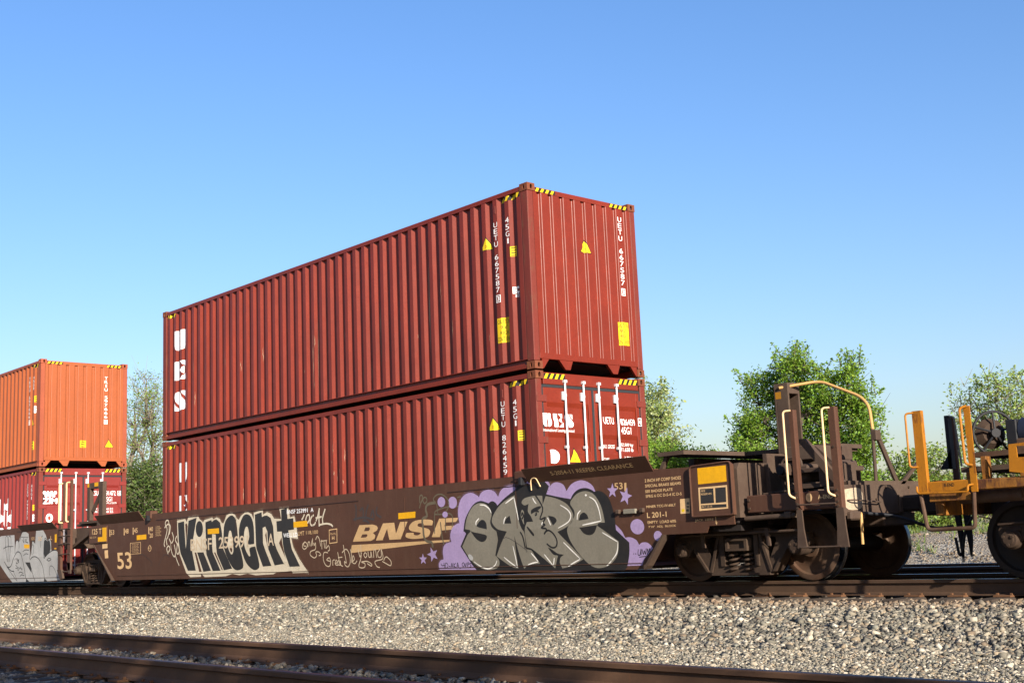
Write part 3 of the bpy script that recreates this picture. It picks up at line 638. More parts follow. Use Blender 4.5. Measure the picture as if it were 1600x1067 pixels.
def truck(parent, xc, wb=1.80, dark=False, label=None):
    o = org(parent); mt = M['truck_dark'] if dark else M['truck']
    mb = MB().cbox(-.19, .19, -1.10, 1.10, .40, .56, c=.02); mb.cbox(-.26, .26, -.55, .55, .36, .62, c=.03); mb.cyl((0,0,.66), (0,0,1), .2, .12, 20)
    T = put('truck', 'bolster', lambda: mb.mesh('truck'), mt, parent, (xc-o[0], -o[1], -o[2]))
    for sx_ in (-1, 1):
        xw = sx_*wb/2
        put('axle', 'axle', lambda: MB().lathe_y([(.0, -1.15), (.07, -1.15), (.075, -.9), (.095, -.72), (.085, -.5), (.075, 0), (.085, .5), (.095, .72), (.075, .9), (.07, 1.15), (0, 1.15)], 20).mesh('axle'), M['truck_dark'], T, (xw, 0, WR))
        for s in (-1, 1):
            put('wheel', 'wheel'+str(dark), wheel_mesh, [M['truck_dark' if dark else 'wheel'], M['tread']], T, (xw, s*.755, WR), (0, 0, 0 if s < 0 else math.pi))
            put('bearing', 'bearing', bearing_mesh, mt, T, (xw, s*1.06, WR), (0, 0, 0 if s < 0 else math.pi))
            put('bearing_adapter', 'adapter', adapter_mesh, mt, T, (xw, s*1.0, WR), (0, 0, 0 if s < 0 else math.pi))
            for k in range(3):
                a = 2*math.pi*k/3+.5; put('cap_bolt', 'capbolt', lambda: MB().cyl((0,0,0), (0,1,0), .017, .03, 6).mesh('cap_bolt'), M['truck'], T, (xw+.055*math.cos(a), s*1.172, WR+.055*math.sin(a)))
    for s in (-1, 1):
        put('side_frame', 'frame', frame_mesh, mt, T, (0, s*1.0, 0), smooth=False)
        for dx in (-.12, .12):
            for dy in (-.035, ): put('spring', 'spring', spring_mesh, mt, T, (dx, s*1.035, 0))
        put('spring', 'spring', spring_mesh, mt, T, (0, s*.95, 0))
        put('bolster_end', 'bend', lambda: MB().prism([(-.17,.39),(.17,.39),(.17,.54),(-.17,.54)], -.06, .06, 'y', [[(-.13,.42),(.13,.42),(.13,.515),(-.13,.515)]]).mesh('bolster_end'), mt, T, (0, s*1.08, 0), smooth=False)
        put('brake_beam', 'bb', lambda: MB().tube([(-.36,0,.30), (-.36,.0,.36)], .05, 8).cbox(-.40, -.34, -.75, .75, .30, .36, c=.01).mesh('brake_beam'), M['truck_dark'], T, (0 if s < 0 else .74, 0, 0))
    return T
def grating(name, parent, m, x0, x1, y0, y1, z, pitch=.055, bar=.016, edge=.05, t=.03):
    mb = MB()
    for a, b, c, d in ((x0, x1, y0, y0+.012), (x0, x1, y1-.012, y1), (x0, x0+.012, y0+.012, y1-.012), (x1-.012, x1, y0+.012, y1-.012)): mb.box(a, b, c, d, z-edge, z+.004)
    fr = mb.build(name, m, parent); g = MB(); nx = max(2, int((x1-x0)/pitch)); ny = max(2, int((y1-y0)/pitch))
    for k in range(1, nx): x = x0+(x1-x0)*k/nx; g.box(x-bar/2, x+bar/2, y0+.013, y1-.013, z-t, z)
    for k in range(1, ny): y = y0+(y1-y0)*k/ny; g.box(x0+.013, x1-.013, y-bar/2, y+bar/2, z-t*.8, z-.002)
    q = g.build('grating', m, fr); q['kind'] = 'stuff'; return fr
def ctext(parent, s, pl, pt, pb, pr, mat='cream', off=.003, surf=None, Y=YS, **kw):
    z1, z0 = at(pl, pt, Y)[2], at(pl, pb, Y)[2]; zm = (z0+z1)/2
    return text('lettering', s, surf or SIDE, (xof(pl, Y, zm), xof(pr, Y, zm), z0, z1), mat, parent, off, **kw)
def cpoly(parent, name, polys, mat, off): return decal(name, poly_bm(polys, .00015), SIDE, mat, parent, off)
def ospray(parent, pts2, width, mat, off):
    return decal('overspray', stroke_bm([pts2+[pts2[0]]], width), SIDE, mat, parent, off)
def cstroke(parent, name, paths, width_px, mat, off, taper=False):
    q = [[cs(*p) for p in smooth(pp, False, 4)] for pp in paths]
    sc = abs(cs(paths[0][0][0]+1, paths[0][0][1])[1]-cs(paths[0][0][0], paths[0][0][1]-1)[1])
    return decal(name, stroke_bm(q, width_px*sc, taper), SIDE, mat, parent, off)
def zoomer(x0, y0, s): return lambda pts: [(x0+a/s, y0+b/s) for a, b in pts]
def cquad(parent, name, px, mat, off=.004, proud=0): return cpoly(parent, name, [[cs(*p) for p in px]], mat, off)
def grab(parent, pts, r=.011, m='cream_rail', name='grab_iron'): return MB().tube(round_path(pts, .05), r, 8).build(name, M[m], parent, smooth=True)
def bolts(parent, pts, d, r=.014, m='truck'):
    for p in pts: put('bolt', ('bolt', r, tuple(d)), lambda: MB().cyl((0,0,0), d, r, .022, 6).mesh('bolt'), M[m], parent, np.array(p)-org(parent))

CARG = 'well wagons coupled in one train'
car = empty('well_wagon', (-5.5, 0, 0), 'brown well wagon with BNSF logo and grey, black and lavender graffiti, middle of the photo', 'rail wagon', CARG)
br, bd = M['brown'], M['brown_d']
outl = [(-14.17,.175),(2.20,.19),(2.27,.24),(2.58,.632),(3.26,.632),(3.31,.715),(3.72,.72),(3.72,1.45),(3.06,1.475),(2.45,1.485),(.02,1.505),(0,1.575),(-12.50,1.585),(-12.52,1.46),(-14.9,1.46),(-15.42,1.435),(-15.42,1.02),(-15.2,1.02)]
sheet('side_panel', outl, car, br); sheet('side_panel', outl, car, br, mirror=True)
for s in (-1, 1):
    MB().prism([(s*1.44, 1.555), (s*1.44, 1.588), (s*1.30, 1.588), (s*1.30, 1.555)], -12.48, -.02, 'x').build('top_chord', br, car)
    MB().prism([(s*(1.448-.085*.524), .278), (s*(1.460-.085*.524), .276), (s*(1.460-.085*.53), .270), (s*(1.448-.085*.53), .268)], -14.0, 2.1, 'x').build('bottom_seam', br, car)
    MB().prism([(s*1.45, 1.452), (s*1.456, 1.447), (s*1.456, 1.437), (s*1.45, 1.437)], -12.0, -4.35, 'x').build('top_seam', M['seam'], car)
    MB().prism([(s*1.45, 1.452), (s*1.456, 1.447), (s*1.456, 1.437), (s*1.45, 1.437)], -1.9, .1, 'x').build('top_seam', M['seam'], car)
    for a, b in ((0, 2.44), (-14.87, -12.57)):                 # flared loading guides
        MB().prism([(s*1.45, 1.462), (s*1.60, 1.665), (s*1.588, 1.672), (s*1.435, 1.47)], a, b, 'x').build('loading_guide', br, car)
        MB().prism([(a, 1.47), (b, 1.47), (b, 1.50), (a, 1.50)], s*1.434, s*1.33, 'y').build('guide_shelf', br, car)
    for xg in (-.17, -12.35):                                   # container guide blocks
        MB().cbox(xg-.13, xg+.14, *sorted((s*1.30, s*1.475)), 1.48, 1.66, c=.02).build('guide_block', br, car)
        MB().cbox(xg+.02, xg+.09, *sorted((s*1.44, s*1.53)), 1.44, 1.56, c=.01).build('latch', M['black_metal'], car)
grab(car, [(.07, -1.47, 1.36), (.09, -1.50, 1.52), (.20, -1.50, 1.54), (.27, -1.475, 1.40)], .008, 'cream_rail')
wf = MB().box(-13.9, 1.95, -1.25, 1.25, .185, .225); wf.build('well_floor', M['dark'], car)
for k in range(9): x = -13.2+k*1.75; MB().box(x, x+.2, -1.34, 1.34, .155, .184).build('floor_beam', M['dark'], car)
MB().box(2.0, 2.04, -1.33, 1.33, .3, 1.42).build('bulkhead', br, car); MB().box(-14.02, -13.98, -1.33, 1.33, .3, 1.42).build('bulkhead', br, car)
MB().prism([(2.205,.19),(2.272,.24),(2.585,.632),(2.545,.632),(2.24,.26),(2.205,.25)], -1.49, -1.37, 'y').build('end_flange', bd, car)
MB().prism([(-14.21,.175),(-14.17,.175),(-15.2,1.02),(-15.24,1.02)], -1.47, -1.36, 'y').build('end_flange', bd, car)
# badge box with yellow plate
MB().prism([(3.075,.84),(3.75,.84),(3.75,1.46),(3.70,1.495),(3.12,1.485),(3.075,1.44)], YS-.035, YS+.02, 'y').build('badge_box', br, car)
MB().tube(round_path([(3.09, YS-.04, .84), (3.09, YS-.04, 1.475), (3.75, YS-.04, 1.495), (3.75, YS-.04, .84), (3.09, YS-.04, .84)], .05), .013, 6).build('badge_rim', br, car, smooth=True)
BS = Surf(lambda u, v, o: (u, YS-.036-o, v)); YB = YS-.036
def bquad(name, q, mat, off, nm=None): return decal(name, poly_bm([[(at(*p, YB)[0], at(*p, YB)[2]) for p in q]]), BS, mat, car, off)
bquad('reflector', [(1089.5,731.5),(1134,726.5),(1135.5,752),(1091,756.5)], 'reflector', .003)
bquad('badge_plate', [(1091,761.5),(1136,757.5),(1138,794),(1093,798)], 'cream', .003); bquad('badge_plate', [(1094,764),(1114.5,762.5),(1116,785.5),(1095,787)], 'charcoal', .0045); bquad('badge_plate', [(1117.5,762),(1134,760.5),(1135,784),(1118.5,785.5)], 'charcoal', .0045); bquad('badge_plate', [(1095.5,789),(1135,787),(1135.5,792),(1096,794.5)], 'charcoal', .0045)
ctext(car, 'SEE', 1095.5, 765.5, 768.5, 1102, 'cream', .006, BS, YB); ctext(car, 'RESERVES', 1095.5, 770.5, 773.5, 1112, 'cream', .006, BS, YB); ctext(car, 'BLT 12-16', 1097, 790, 793, 1113, 'cream', .006, BS, YB)
# end of the body facing right, brake gear bay
MB().prism([(YS+.02,.80),(YS+.02,1.40),(YS+.07,1.475),(-.80,1.475),(-.80,.80)], 3.722, 3.80, 'x').build('end_cover', bd, car)
for y in (-.84, ): MB().cbox(3.80, 3.87, y-.03, y+.02, .84, 1.47, c=.012).build('rib', bd, car)
MB().box(3.73, 3.79, -.79, .9, .70, 1.60).build('bolster_web', bd, car)
MB().cbox(3.80, 5.14, -.36, .36, .62, 1.10, c=.02).build('draft_sill', bd, car)
for sgn in (-1, 1):
    MB().cbox(3.86, 5.22, *sorted((sgn*1.36, sgn*1.22)), .845, 1.06, c=.012).build('end_side_sill', br, car)
bolts(car, [(3.905, -1.37, 1.00), (3.905, -1.37, .90)], (0,1,0), .016)
MB().tube([(3.80, -1.32, .78), (4.55, -1.32, .795)], .032, 10).build('brake_pipe', bd, car, smooth=True)
MB().cbox(4.40, 4.50, -1.37, -1.28, .76, .84, c=.01).build('pipe_clamp', bd, car)
MB().cbox(4.02, 4.16, -.90, -.62, 1.27, 1.45, c=.02).build('brake_valve', bd, car); MB().cyl((4.09, -.92, 1.36), (0,1,0), .055, .06, 14).build('valve_cap', M['black_metal'], car)
MB().cbox(4.28, 4.46, -.86, -.6, 1.20, 1.42, c=.03).build('brake_valve', bd, car)
MB().tube(round_path([(4.05,-.82,1.06), (4.05,-.85,1.50), (4.35,-.85,1.52), (4.35,-.82,1.08)], .1), .016, 8).build('brake_pipe', bd, car, smooth=True)
MB().tube(round_path([(3.86,-1.0,1.08), (4.20,-.95,1.10), (4.24,-.8,1.26)], .06), .014, 8).build('brake_pipe', bd, car, smooth=True)
MB().cyl((4.05, -.6, .98), (1,0,0), .13, .5, 20).build('brake_cylinder', bd, car, smooth=True)
MB().prism([(4.45,1.62),(4.62,1.62),(5.05,1.22),(4.95,1.16)], -.90, -.86, 'y').build('brace', bd, car)
MB().prism([(4.55,1.70),(4.66,1.70),(5.15,1.15),(5.02,1.15)], -1.20, -1.12, 'y').build('brace', bd, car)
# walkways seen from below
grating('cross_walkway', car, bd, 2.50, 2.95, -1.42, 1.42, 1.70); 
yw = yof(1166, 2.95, 1.70)
grating('centre_walkway', car, bd, 2.952, 4.30, yw, .62, 1.70)
for k in range(5): MB().prism([(2.52+.05, 1.665), (2.93, 1.665), (2.93, 1.645), (2.57, 1.645)], -1.2+k*.6, -1.16+k*.6, 'y').build('walkway_bearer', bd, car)
for xx in (2.96, 3.6, 4.2): MB().prism([(yw+.05, 1.66), (.6, 1.66), (.6, 1.62), (yw+.3, 1.60)], xx, xx+.04, 'x').build('walkway_bearer', bd, car)
MB().prism([(2.40, 1.40), (2.46, 1.40), (2.62, 1.645), (2.56, 1.645)], -1.36, -1.30, 'y').build('walkway_bracket', bd, car)
MB().box(2.42, 2.52, -.7, 1.2, 1.42, 1.64).build('walkway_riser', bd, car)
# brake column
yc = -.30; xa = xof(1212, yc-.12, 2.1); zt_ = 2.52
colm = MB().cbox(xa, xa+.03, yc-.12, yc+.14, 1.60, zt_, c=.005).cbox(xa+.031, xa+.22, yc-.12, yc-.09, 1.60, zt_, c=.005).cbox(xa+.031, xa+.22, yc+.11, yc+.14, 1.60, zt_, c=.005).cbox(xa+.031, xa+.22, yc-.089, yc+.109, zt_-.14, zt_-.001, c=.005).build('brake_column', bd, car)
CSf = Surf(lambda u, v, o: (u, yc-.12-o, v)); decal('reflector', poly_bm([[(xa+.02, 2.32), (xa+.11, 2.32), (xa+.11, 2.41), (xa+.02, 2.41)]]), CSf, 'reflector_dull', car, .003)
XS = 5.24
MB().cbox(4.0, 4.42, -.70, .2, 1.48, 1.66, c=.01).build('column_support', bd, car)
MB().cbox(4.30, 4.95, -.98, -.40, 1.30, 1.36, c=.01).build('end_platform', bd, car)
grating('end_walkway', car, bd, 4.35, 5.15, -1.10, .8, 1.16)
MB().cbox(4.78, 5.10, -1.14, -.80, 1.10, 1.40, c=.02).build('uncoupling_box', bd, car)
MB().cbox(4.25, 4.65, -.60, -.05, 1.37, 1.46, c=.02).build('uncoupling_box', bd, car)
# end sill facing the coupling
zt0, zb0 = atx(1345, 757, XS)[2], atx(1345, 803, XS)[2]; yA, yB = yof(1318, XS, 1.0), yof(1441, XS, 1.0); yM = yof(1407, XS, 1.0)
MB().prism([(yA, zt0-.09), (yA+.02, zt0), (yB, zt0), (yB, zt0-.25), (yM, zt0-.25), (yM, zb0), (yA+.30, zb0+.02), (yA, zt0-.36)], XS-.05, XS, 'x').build('end_sill', bd, car)
MB().cbox(XS-.05, XS, yB+.002, 1.40, zt0-.36, zt0, c=.006).build('end_sill', bd, car)
MB().cbox(XS-.30, XS-.052, yA+.05, 1.2, zt0-.06, zt0-.01, c=.01).build('end_sill_top', bd, car)
ES = Surf(lambda u, v, o: (XS+o, u, v)); ey = lambda px: yof(px, XS, 1.0); ez = lambda py: atx(1345, py, XS)[2]
decal('paint_patch', poly_bm([smooth([(ey(1319), ez(765)), (ey(1321), ez(764)), (ey(1345), ez(763)), (ey(1346), ez(790)), (ey(1335), ez(796)), (ey(1320), ez(792))], True, 3)]), ES, 'dirty_cream', car, .003)
MB().cbox(XS, XS+.025, ey(1402), ey(1409), zb0+.01, zt0-.12, c=.004).build('sill_rib', bd, car)
grab(car, [(XS+.01, ey(1322), ez(781)), (XS+.07, ey(1326), ez(781)), (XS+.07, ey(1368), ez(785)), (XS+.01, ey(1372), ez(784))], .009, 'brown_d', 'uncoupling_lever')
bolts(car, [(XS+.006, ey(1384), ez(761)), (XS+.006, ey(1420), ez(761)), (XS+.006, ey(1368), ez(780))], (1,0,0), .016)
# ladder stiles, grab irons, stirrup
for pxl, ptop, wd in ((1238, 640, .055), (1299, 635, .085)):
    z1_ = at(pxl, ptop, YS)[2]; x0 = xof(pxl, YS, 1.5)
    MB().prism([(x0, .84), (x0+wd, .84), (x0+wd, z1_), (x0, z1_)], YS-.01, YS+.012, 'y').build('ladder_stile', br, car)
    MB().cbox(x0+wd-.012, x0+wd, YS+.013, YS+.075, .84, z1_, c=.003).build('ladder_stile', br, car)
    grab(car, [(x0+.03, YS-.012, z1_-.01), (x0-.055, YS-.05, z1_-.01), (x0-.055, YS-.05, 1.02), (x0+.02, YS-.012, .98)], .0125)
    zb_ = .40; MB().prism([(x0+.005, .85), (x0+wd+.02, .85), (x0+wd+.03, .62), (x0+wd+(.05 if wd > .06 else .06), .40), (x0-.02, .40), (x0+.0, .62)], YS-.012, YS+.010, 'y').build('stirrup_plate', bd, car)
    bolts(car, [(x0+wd*.5, YS-.015, z) for z in (.87, .92, .99, 1.05)]+([(x0+wd*.5, YS-.015, 1.55)] if wd > .06 else []), (0,1,0), .014)
xl_, xr_ = xof(1250, YS, .9), xof(1306, YS, .9)
grab(car, [(xl_-.02, YS-.03, .905), (xr_+.02, YS-.03, .90)], .010, 'brown_d', 'rung'); grab(car, [(xl_-.03, YS-.01, .41), (xr_+.03, YS-.01, .41)], .010, 'brown_d', 'rung')
# coupling pipe hanging at the corner and hose
MB().cbox(5.22, 5.30, -1.30, -1.0, .70, .80, c=.02).build('hose_bracket', bd, car)
grab(car, [(5.26, -1.02, .77), (5.30, -1.10, .78), (5.30, -1.12, .42)], .017, 'ochre_rail', 'lever_end')
MB().tube(round_path([(5.26,-1.05,.78), (5.5,-.75,.74), (5.8,-.35,.56), (6.0,-.30,.58)], .25, 6), .02, 8).build('air_hose', M['black_metal'], car, smooth=True)
# tall cream handrail
hp = [np.array((xa+.10, yc-.14, zt_-.06))]
for px, py, xx in ((1270,597,4.15), (1286,597,4.28), (1344,619,4.82), (1358,634,4.98), (1363,668,5.05)): d = ray(px, py); hp.append(CAM+d*((xx-CAM[0])/d[0]))
hb = atx(1369, 757, 5.10); hp.append(np.array((5.05, hp[-1][1], hp[-1][2]-.02)))
hr = MB().tube(round_path(hp, .10), .020, 10).build('handrail', M['ochre_rail'], car, smooth=True)
MB().tube([hp[-1], (5.10, hb[1], zt0-.02)], .022, 10).build('handrail_post', bd, car, smooth=True)
b0 = atx(1366, 682, 5.06); b1 = atx(1408, 756, 5.15); MB().prism([(b0[1]-.02, b0[2]), (b0[1]+.05, b0[2]+.02), (b1[1]+.05, b1[2]), (b1[1]-.03, b1[2])], 5.08, 5.11, 'x').build('handrail_brace', bd, car)
MB().cbox(5.04, 5.12, b0[1]-.05, b0[1]+.06, b0[2]-.05, b0[2]+.08, c=.008).build('brace_plate', bd, car)
c0 = atx(1408, 756, 5.13); c1 = atx(1442, 714, 5.13); MB().prism([(c0[1]-.04, c0[2]), (c0[1]+.05, c0[2]), (c1[1]+.04, c1[2]+.02), (c1[1]-.03, c1[2]+.02)], 5.12, 5.15, 'x').build('handrail_brace', bd, car)
for yy in (1.36, ): MB().cbox(4.7, 4.76, yy-.05, yy, .84, 2.03, c=.004).build('ladder_stile', br, car); MB().cbox(5.18, 5.26, yy-.05, yy, .84, 2.0, c=.004).build('ladder_stile', br, car)
# coupler
MB().cbox(5.15, 5.55, -.12, .12, .78, .98, c=.03).cbox(5.5, 5.78, -.20, .10, .72, 1.02, c=.05).build('coupler', M['truck_dark'], car)
# pocket casting on the side near the stars
for a, b in ((964, 971), (1001, 1008)): x0 = xof(a, YS, 1.1); MB().cbox(x0, x0+.07, YS-.05, YS, at(966, 803, YS)[2], at(966, 796, YS)[2], c=.008).build('bracket', bd, car)
x0 = xof(976, YS, 1.1); MB().cbox(x0, x0+.22, YS-.045, YS, at(976, 803, YS)[2]-.0, at(976, 795.5, YS)[2], c=.006).build('bracket', M['spray_grey'], car)
truck(car, 3.47); truck(car, -16.05)
MB().box(2.30, 3.70, -1.36, 1.36, .735, .765).build('shade_plate', M['dark'], car); MB().box(3.82, 5.12, -1.20, 1.20, .80, .835).build('shade_plate', M['dark'], car)  # dark plates added to keep sky light off the truck below
MB().box(3.25, 3.70, -1.30, 1.30, .64, .733).build('shade_bolster', M['dark'], car)  # dark block added to deepen the shade above the truck
for yy in (-1.16, 1.16):
    MB().tube([(2.62, yy, .60), (4.5, yy, .615)], .016, 8).build('brake_rod', bd, car, smooth=True)
    for xx in (2.95, 3.98): MB().prism([(xx, .44), (xx+.05, .44), (xx+.03, .66), (xx-.02, .66)], yy-.015, yy+.015, 'y').build('brake_lever', bd, car)
for xw, dd_ in ((2.57, 1), (4.37, -1)):
    for yy in (-.79, .79): MB().prism([(xw+dd_*.44, .28), (xw+dd_*.43, .50), (xw+dd_*.50, .50), (xw+dd_*.52, .28)], yy-.05, yy+.05, 'y').build('brake_shoe', M['truck'], car)
for xx in (-11.3, -8.55, -5.8, -3.05, -.3): MB().box(xx, xx+.012, YS-.0035, YS+.002, .82, 1.43).build('weld_seam', br, car)
# left end of the middle wagon
MB().cbox(-15.44, -14.46, YS-.03, YS+.01, 1.03, 1.425, c=.012).build('capacity_plate', br, car)
MB().cbox(-16.55, -15.46, -1.32, -1.22, 1.05, 1.44, c=.012).build('end_side_sill', bd, car); MB().cbox(-16.55, -15.46, 1.22, 1.32, 1.05, 1.44, c=.012).build('end_side_sill', bd, car)
MB().cbox(-16.6, -14.1, -.4, .4, .66, 1.2, c=.02).build('draft_sill', bd, car)
MB().prism([(-16.7,.98), (-16.62,.93), (-15.3,1.34), (-15.38,1.40)], -1.42, -1.36, 'y').build('brace', bd, car)
grating('end_walkway', car, bd, -16.9, -15.2, -1.1, 1.1, 1.60)
MB().cbox(-15.42, -15.25, -1.30, -1.1, 1.44, 1.62, c=.01).build('walkway_bracket', bd, car)
Yp = -.95; fx = lambda px: xof(px, Yp, 2.1); fz = lambda py: at(150, py, Yp)[2]
MB().cbox(fx(139), fx(143.5), Yp-.05, Yp+.05, 1.62, fz(753.5), c=.006).cbox(fx(157), fx(163.5), Yp-.05, Yp+.05, 1.62, fz(753.5), c=.006).cbox(fx(143.6), fx(156.9), Yp-.049, Yp+.049, fz(763), fz(753.6), c=.006).prism([(fx(144), fz(797)), (fx(147), fz(800)), (fx(160), fz(769)), (fx(157), fz(767))], Yp-.02, Yp+.02, 'y').build('brake_column', bd, car)
PF = Surf(lambda u, v, o: (u, Yp-.051-o, v)); 
for a, b in ((139.6, 142.4), (150.5, 156.5)): decal('reflector', poly_bm([[(fx(a), fz(760)), (fx(b), fz(760)), (fx(b), fz(754)), (fx(a), fz(754))]]), PF, 'reflector', car, .003)
# reflectors and lettering on the side
K = zoomer(540, 760, 7.62); A = zoomer(690, 740, 6.667); B = zoomer(840, 740, 6.667); C = zoomer(250, 785, 8.89); D = zoomer(360, 785, 8.89); G = zoomer(450, 780, 8.894)
mp_ = lambda f, pts: [cs(*p) for p in f(pts)]
for q in (K([(630,315),(835,295),(833,370),(632,387)]), C([(665,368),(822,353),(825,427),(667,437)]), G([(80,312),(270,293),(277,375),(82,390)]), [(214,836),(229,834.5),(229,842),(214,843.5)], [(1075,783.5),(1075,783.5)]):
    if len(q) == 4: cpoly(car, 'reflector', [[cs(*p) for p in q]], 'reflector', .013)
CP = Surf(lambda u, v, o: (u, YS-.031-o, v))
decal('reflector', poly_bm([[cs(*p) for p in ((162,824),(168.5,823.5),(168.5,845),(155,846),(155,839),(162,838.5))]]), CP, 'reflector', car, .003)
ctext(car, '125 T', 146, 826.5, 835, 160.5, 'cream', .003, CP, bold=.01); ctext(car, 'BLD. 12-10', 142.5, 838.5, 841, 152, 'cream', .003, CP)
def bar_mark(px, y0, y1, w=1.3): cpoly(car, 'lettering', [[cs(px, y0), cs(px+w, y0), cs(px+w, y1), cs(px, y1)]], 'cream', .003)
for px, s, y0 in ((171, '53', 828), (193.5, '48', 826), (207.5, '45', 825)): bar_mark(px, y0-1, y0+10); ctext(car, s, px+1.8, y0, y0+7.5, px+7.5, bold=.01)
bar_mark(232, 823, 834); ctext(car, '40', 233.8, 823, 830, 239, bold=.01); ctext(car, '20', 233.8, 833, 840, 239, bold=.01)
ctext(car, '53', 182, 863, 889, 204.5, bold=.015)
for k in range(6): ctext(car, 'CONTAINERS', 243, 822+k*2.7, 823.8+k*2.7, 250+(k % 2)*2)
def frame(parent, q, w, mat='cream', off=.003):
    c = np.mean(q, 0); cpoly(parent, 'lettering', [([cs(*p) for p in q], [[cs(*(c+(np.array(p)-c)*w)) for p in q]])], mat, off)
frame(car, [(203.5,848),(220,846.5),(220,864.5),(203.5,866)], .93)
for k in range(6): ctext(car, 'DO NOT LOAD', 206+(k % 2), 849.5+k*2.5, 851.2+k*2.5, 217-(k % 2))
for q in (([(160,850),(168,849),(168,856),(160,857)]), ([(163.5,859.5),(168.8,859),(168.8,871.5),(163.5,872)])): cpoly(car, 'lettering', [[cs(*p) for p in q]], 'cream', .003)
frame(car, smooth([(231.2,856.5),(234,851.2),(236.8,856),(234,861.5)], True, 4), .8); ctext(car, 'PLT', 232, 855, 857.5, 236)
ctext(car, 'S-2054-11 REEFER CLEARANCE', 861, 736.5, 742.5, 989, 'gold', .004, Surf(lambda u, v, o: (u, -1.45-(v-1.462)*.739-o*.8, v-o*.6)), -1.52, bold=.01)
cpoly(car, 'lettering', [mp_(B, [(800,105),(803,95)]*1+[(803,100),(803,100)])] if 0 else [[cs(*p) for p in B([(903,95),(925,92),(926,180),(905,180)])]], 'gold', .003); ctext(car, '53', 960, 754.5, 765, 973, 'gold', bold=.015)
for s, l, t0, b0_, r in (('2 INCH HF COMP SHOES', 1007.5, 748.5, 753.5, 1064), ('SPECIAL BRAKE BEAMS', 1008, 757, 761.5, 1064), ('SEE BADGE PLATE', 1008.3, 765.5, 769.8, 1051), ('SPRG 6 OC D-5-4 IC D-5', 1009, 773, 777.5, 1065), ('MINER TCC-IV-60LT', 1010, 789.5, 793.5, 1056), ('L 201-1', 1011, 800.5, 809, 1041.5), ('EMPTY  LOAD 60%', 1012, 813.8, 818.2, 1056.5), ('7\'10"  ADJ.  BLOCK', 1013, 821.3, 825.5, 1056)): ctext(car, s, l, t0, b0_, r, bold=.012)
ctext(car, 'JACK  HERE', 1086, 811, 815.5, 1115, bold=.012); cpoly(car, 'lettering', [[cs(*p) for p in ((1117.6,807),(1118.6,807),(1119.4,816),(1120.8,815),(1119.4,820),(1117.4,815.5),(1118.4,816))]], 'cream', .003)
cpoly(car, 'data_plate', [[cs(*p) for p in ((1062.5,779.5),(1077.5,778),(1078,801.5),(1063.5,802.5))]], 'cream', .003); cpoly(car, 'data_plate', [[cs(*p) for p in smooth([(1065,797.5),(1067.5,794.5),(1070,797),(1067.5,800)], True, 4)]], 'yellow_sign', .0045)
for a, b, c_, d in ((1073,784,1077,788), (1073,790,1077,793), (1072.5,795,1076.5,799)): cpoly(car, 'data_plate', [[cs(a,b),cs(c_,b),cs(c_,d),cs(a,d)]], 'tag_olive', .0045)
AE = Surf(lambda u, v, o: (u, -1.361-o, v)); ctext(car, 'A-END', 1278, 773, 779.5, 1301, 'cream', .003, AE, -1.361, bold=.012)
qx, _, qz = at(1264, 777, -1.361); decal('lettering', poly_bm([oval(qx, qz, .045, .055, 16)]), AE, 'cream', car, .003); decal('lettering', poly_bm([oval(qx, qz, .022, .03, 12)]), AE, 'gold', car, .0045)
ctext(car, 'BNSF 253991  A', 448.5, 796.5, 803, 490, 'white', .008, bold=.01); ctext(car, 'LMT', 466, 830, 836.5, 475.5, 'cream', .008); ctext(car, '118,100', 478.5, 829, 835.5, 497, 'cream', .008); ctext(car, 'WELL LD', 443, 833, 839.5, 465, 'white', .008, bold=.01)
frame(car, [(514,827.2),(526.8,825.2),(527,847.5),(514.5,849.2)], .88, 'cream', .003); ctext(car, 'PLATE', 516.5, 832.5, 835.5, 524.5); ctext(car, 'H', 518.8, 837.5, 843, 522.5, bold=.02)
# railway logo
LB = [(K([(85,655),(165,458),(320,450),(370,465),(385,490),(375,520),(325,550),(355,580),(345,620),(300,645)]), [K([(220,530),(237,485),(285,483),(290,505),(275,527)]), K([(180,608),(200,568),(255,565),(262,585),(240,604)])])]
cpoly(car, 'logo_letter', [([cs(*p) for p in LB[0][0]], [[cs(*p) for p in h] for h in LB[0][1]])], 'gold', .003)
cpoly(car, 'logo_letter', [mp_(K, [(360,640),(445,437),(580,428),(600,560),(650,420),(738,415),(655,625),(520,632),(495,500),(440,637)])], 'gold', .003)
cpoly(car, 'logo_letter', [[cs(*p) for p in smooth(K([(755,500),(770,450),(830,405),(950,390),(1030,400),(1040,430),(1030,460),(1030,460),(930,458),(930,458),(925,438),(880,435),(860,450),(868,475),(980,500),(1008,540),(985,590),(920,612),(800,622),(725,605),(715,575),(730,550),(730,550),(810,548),(810,548),(818,575),(860,578),(885,565),(888,547),(790,530)]), True, 3)]], 'gold', .003)
cpoly(car, 'logo_letter', [mp_(K, [(1025,600),(1115,380),(1340,370),(1330,400),(1310,420),(1195,425),(1175,470),(1290,462),(1270,510),(1150,520),(1120,600)])], 'gold', .003)
cpoly(car, 'logo_swoosh', [mp_(K, [(70,695),(1235,632),(1230,655),(940,680),(50,790)])], 'gold', .003)
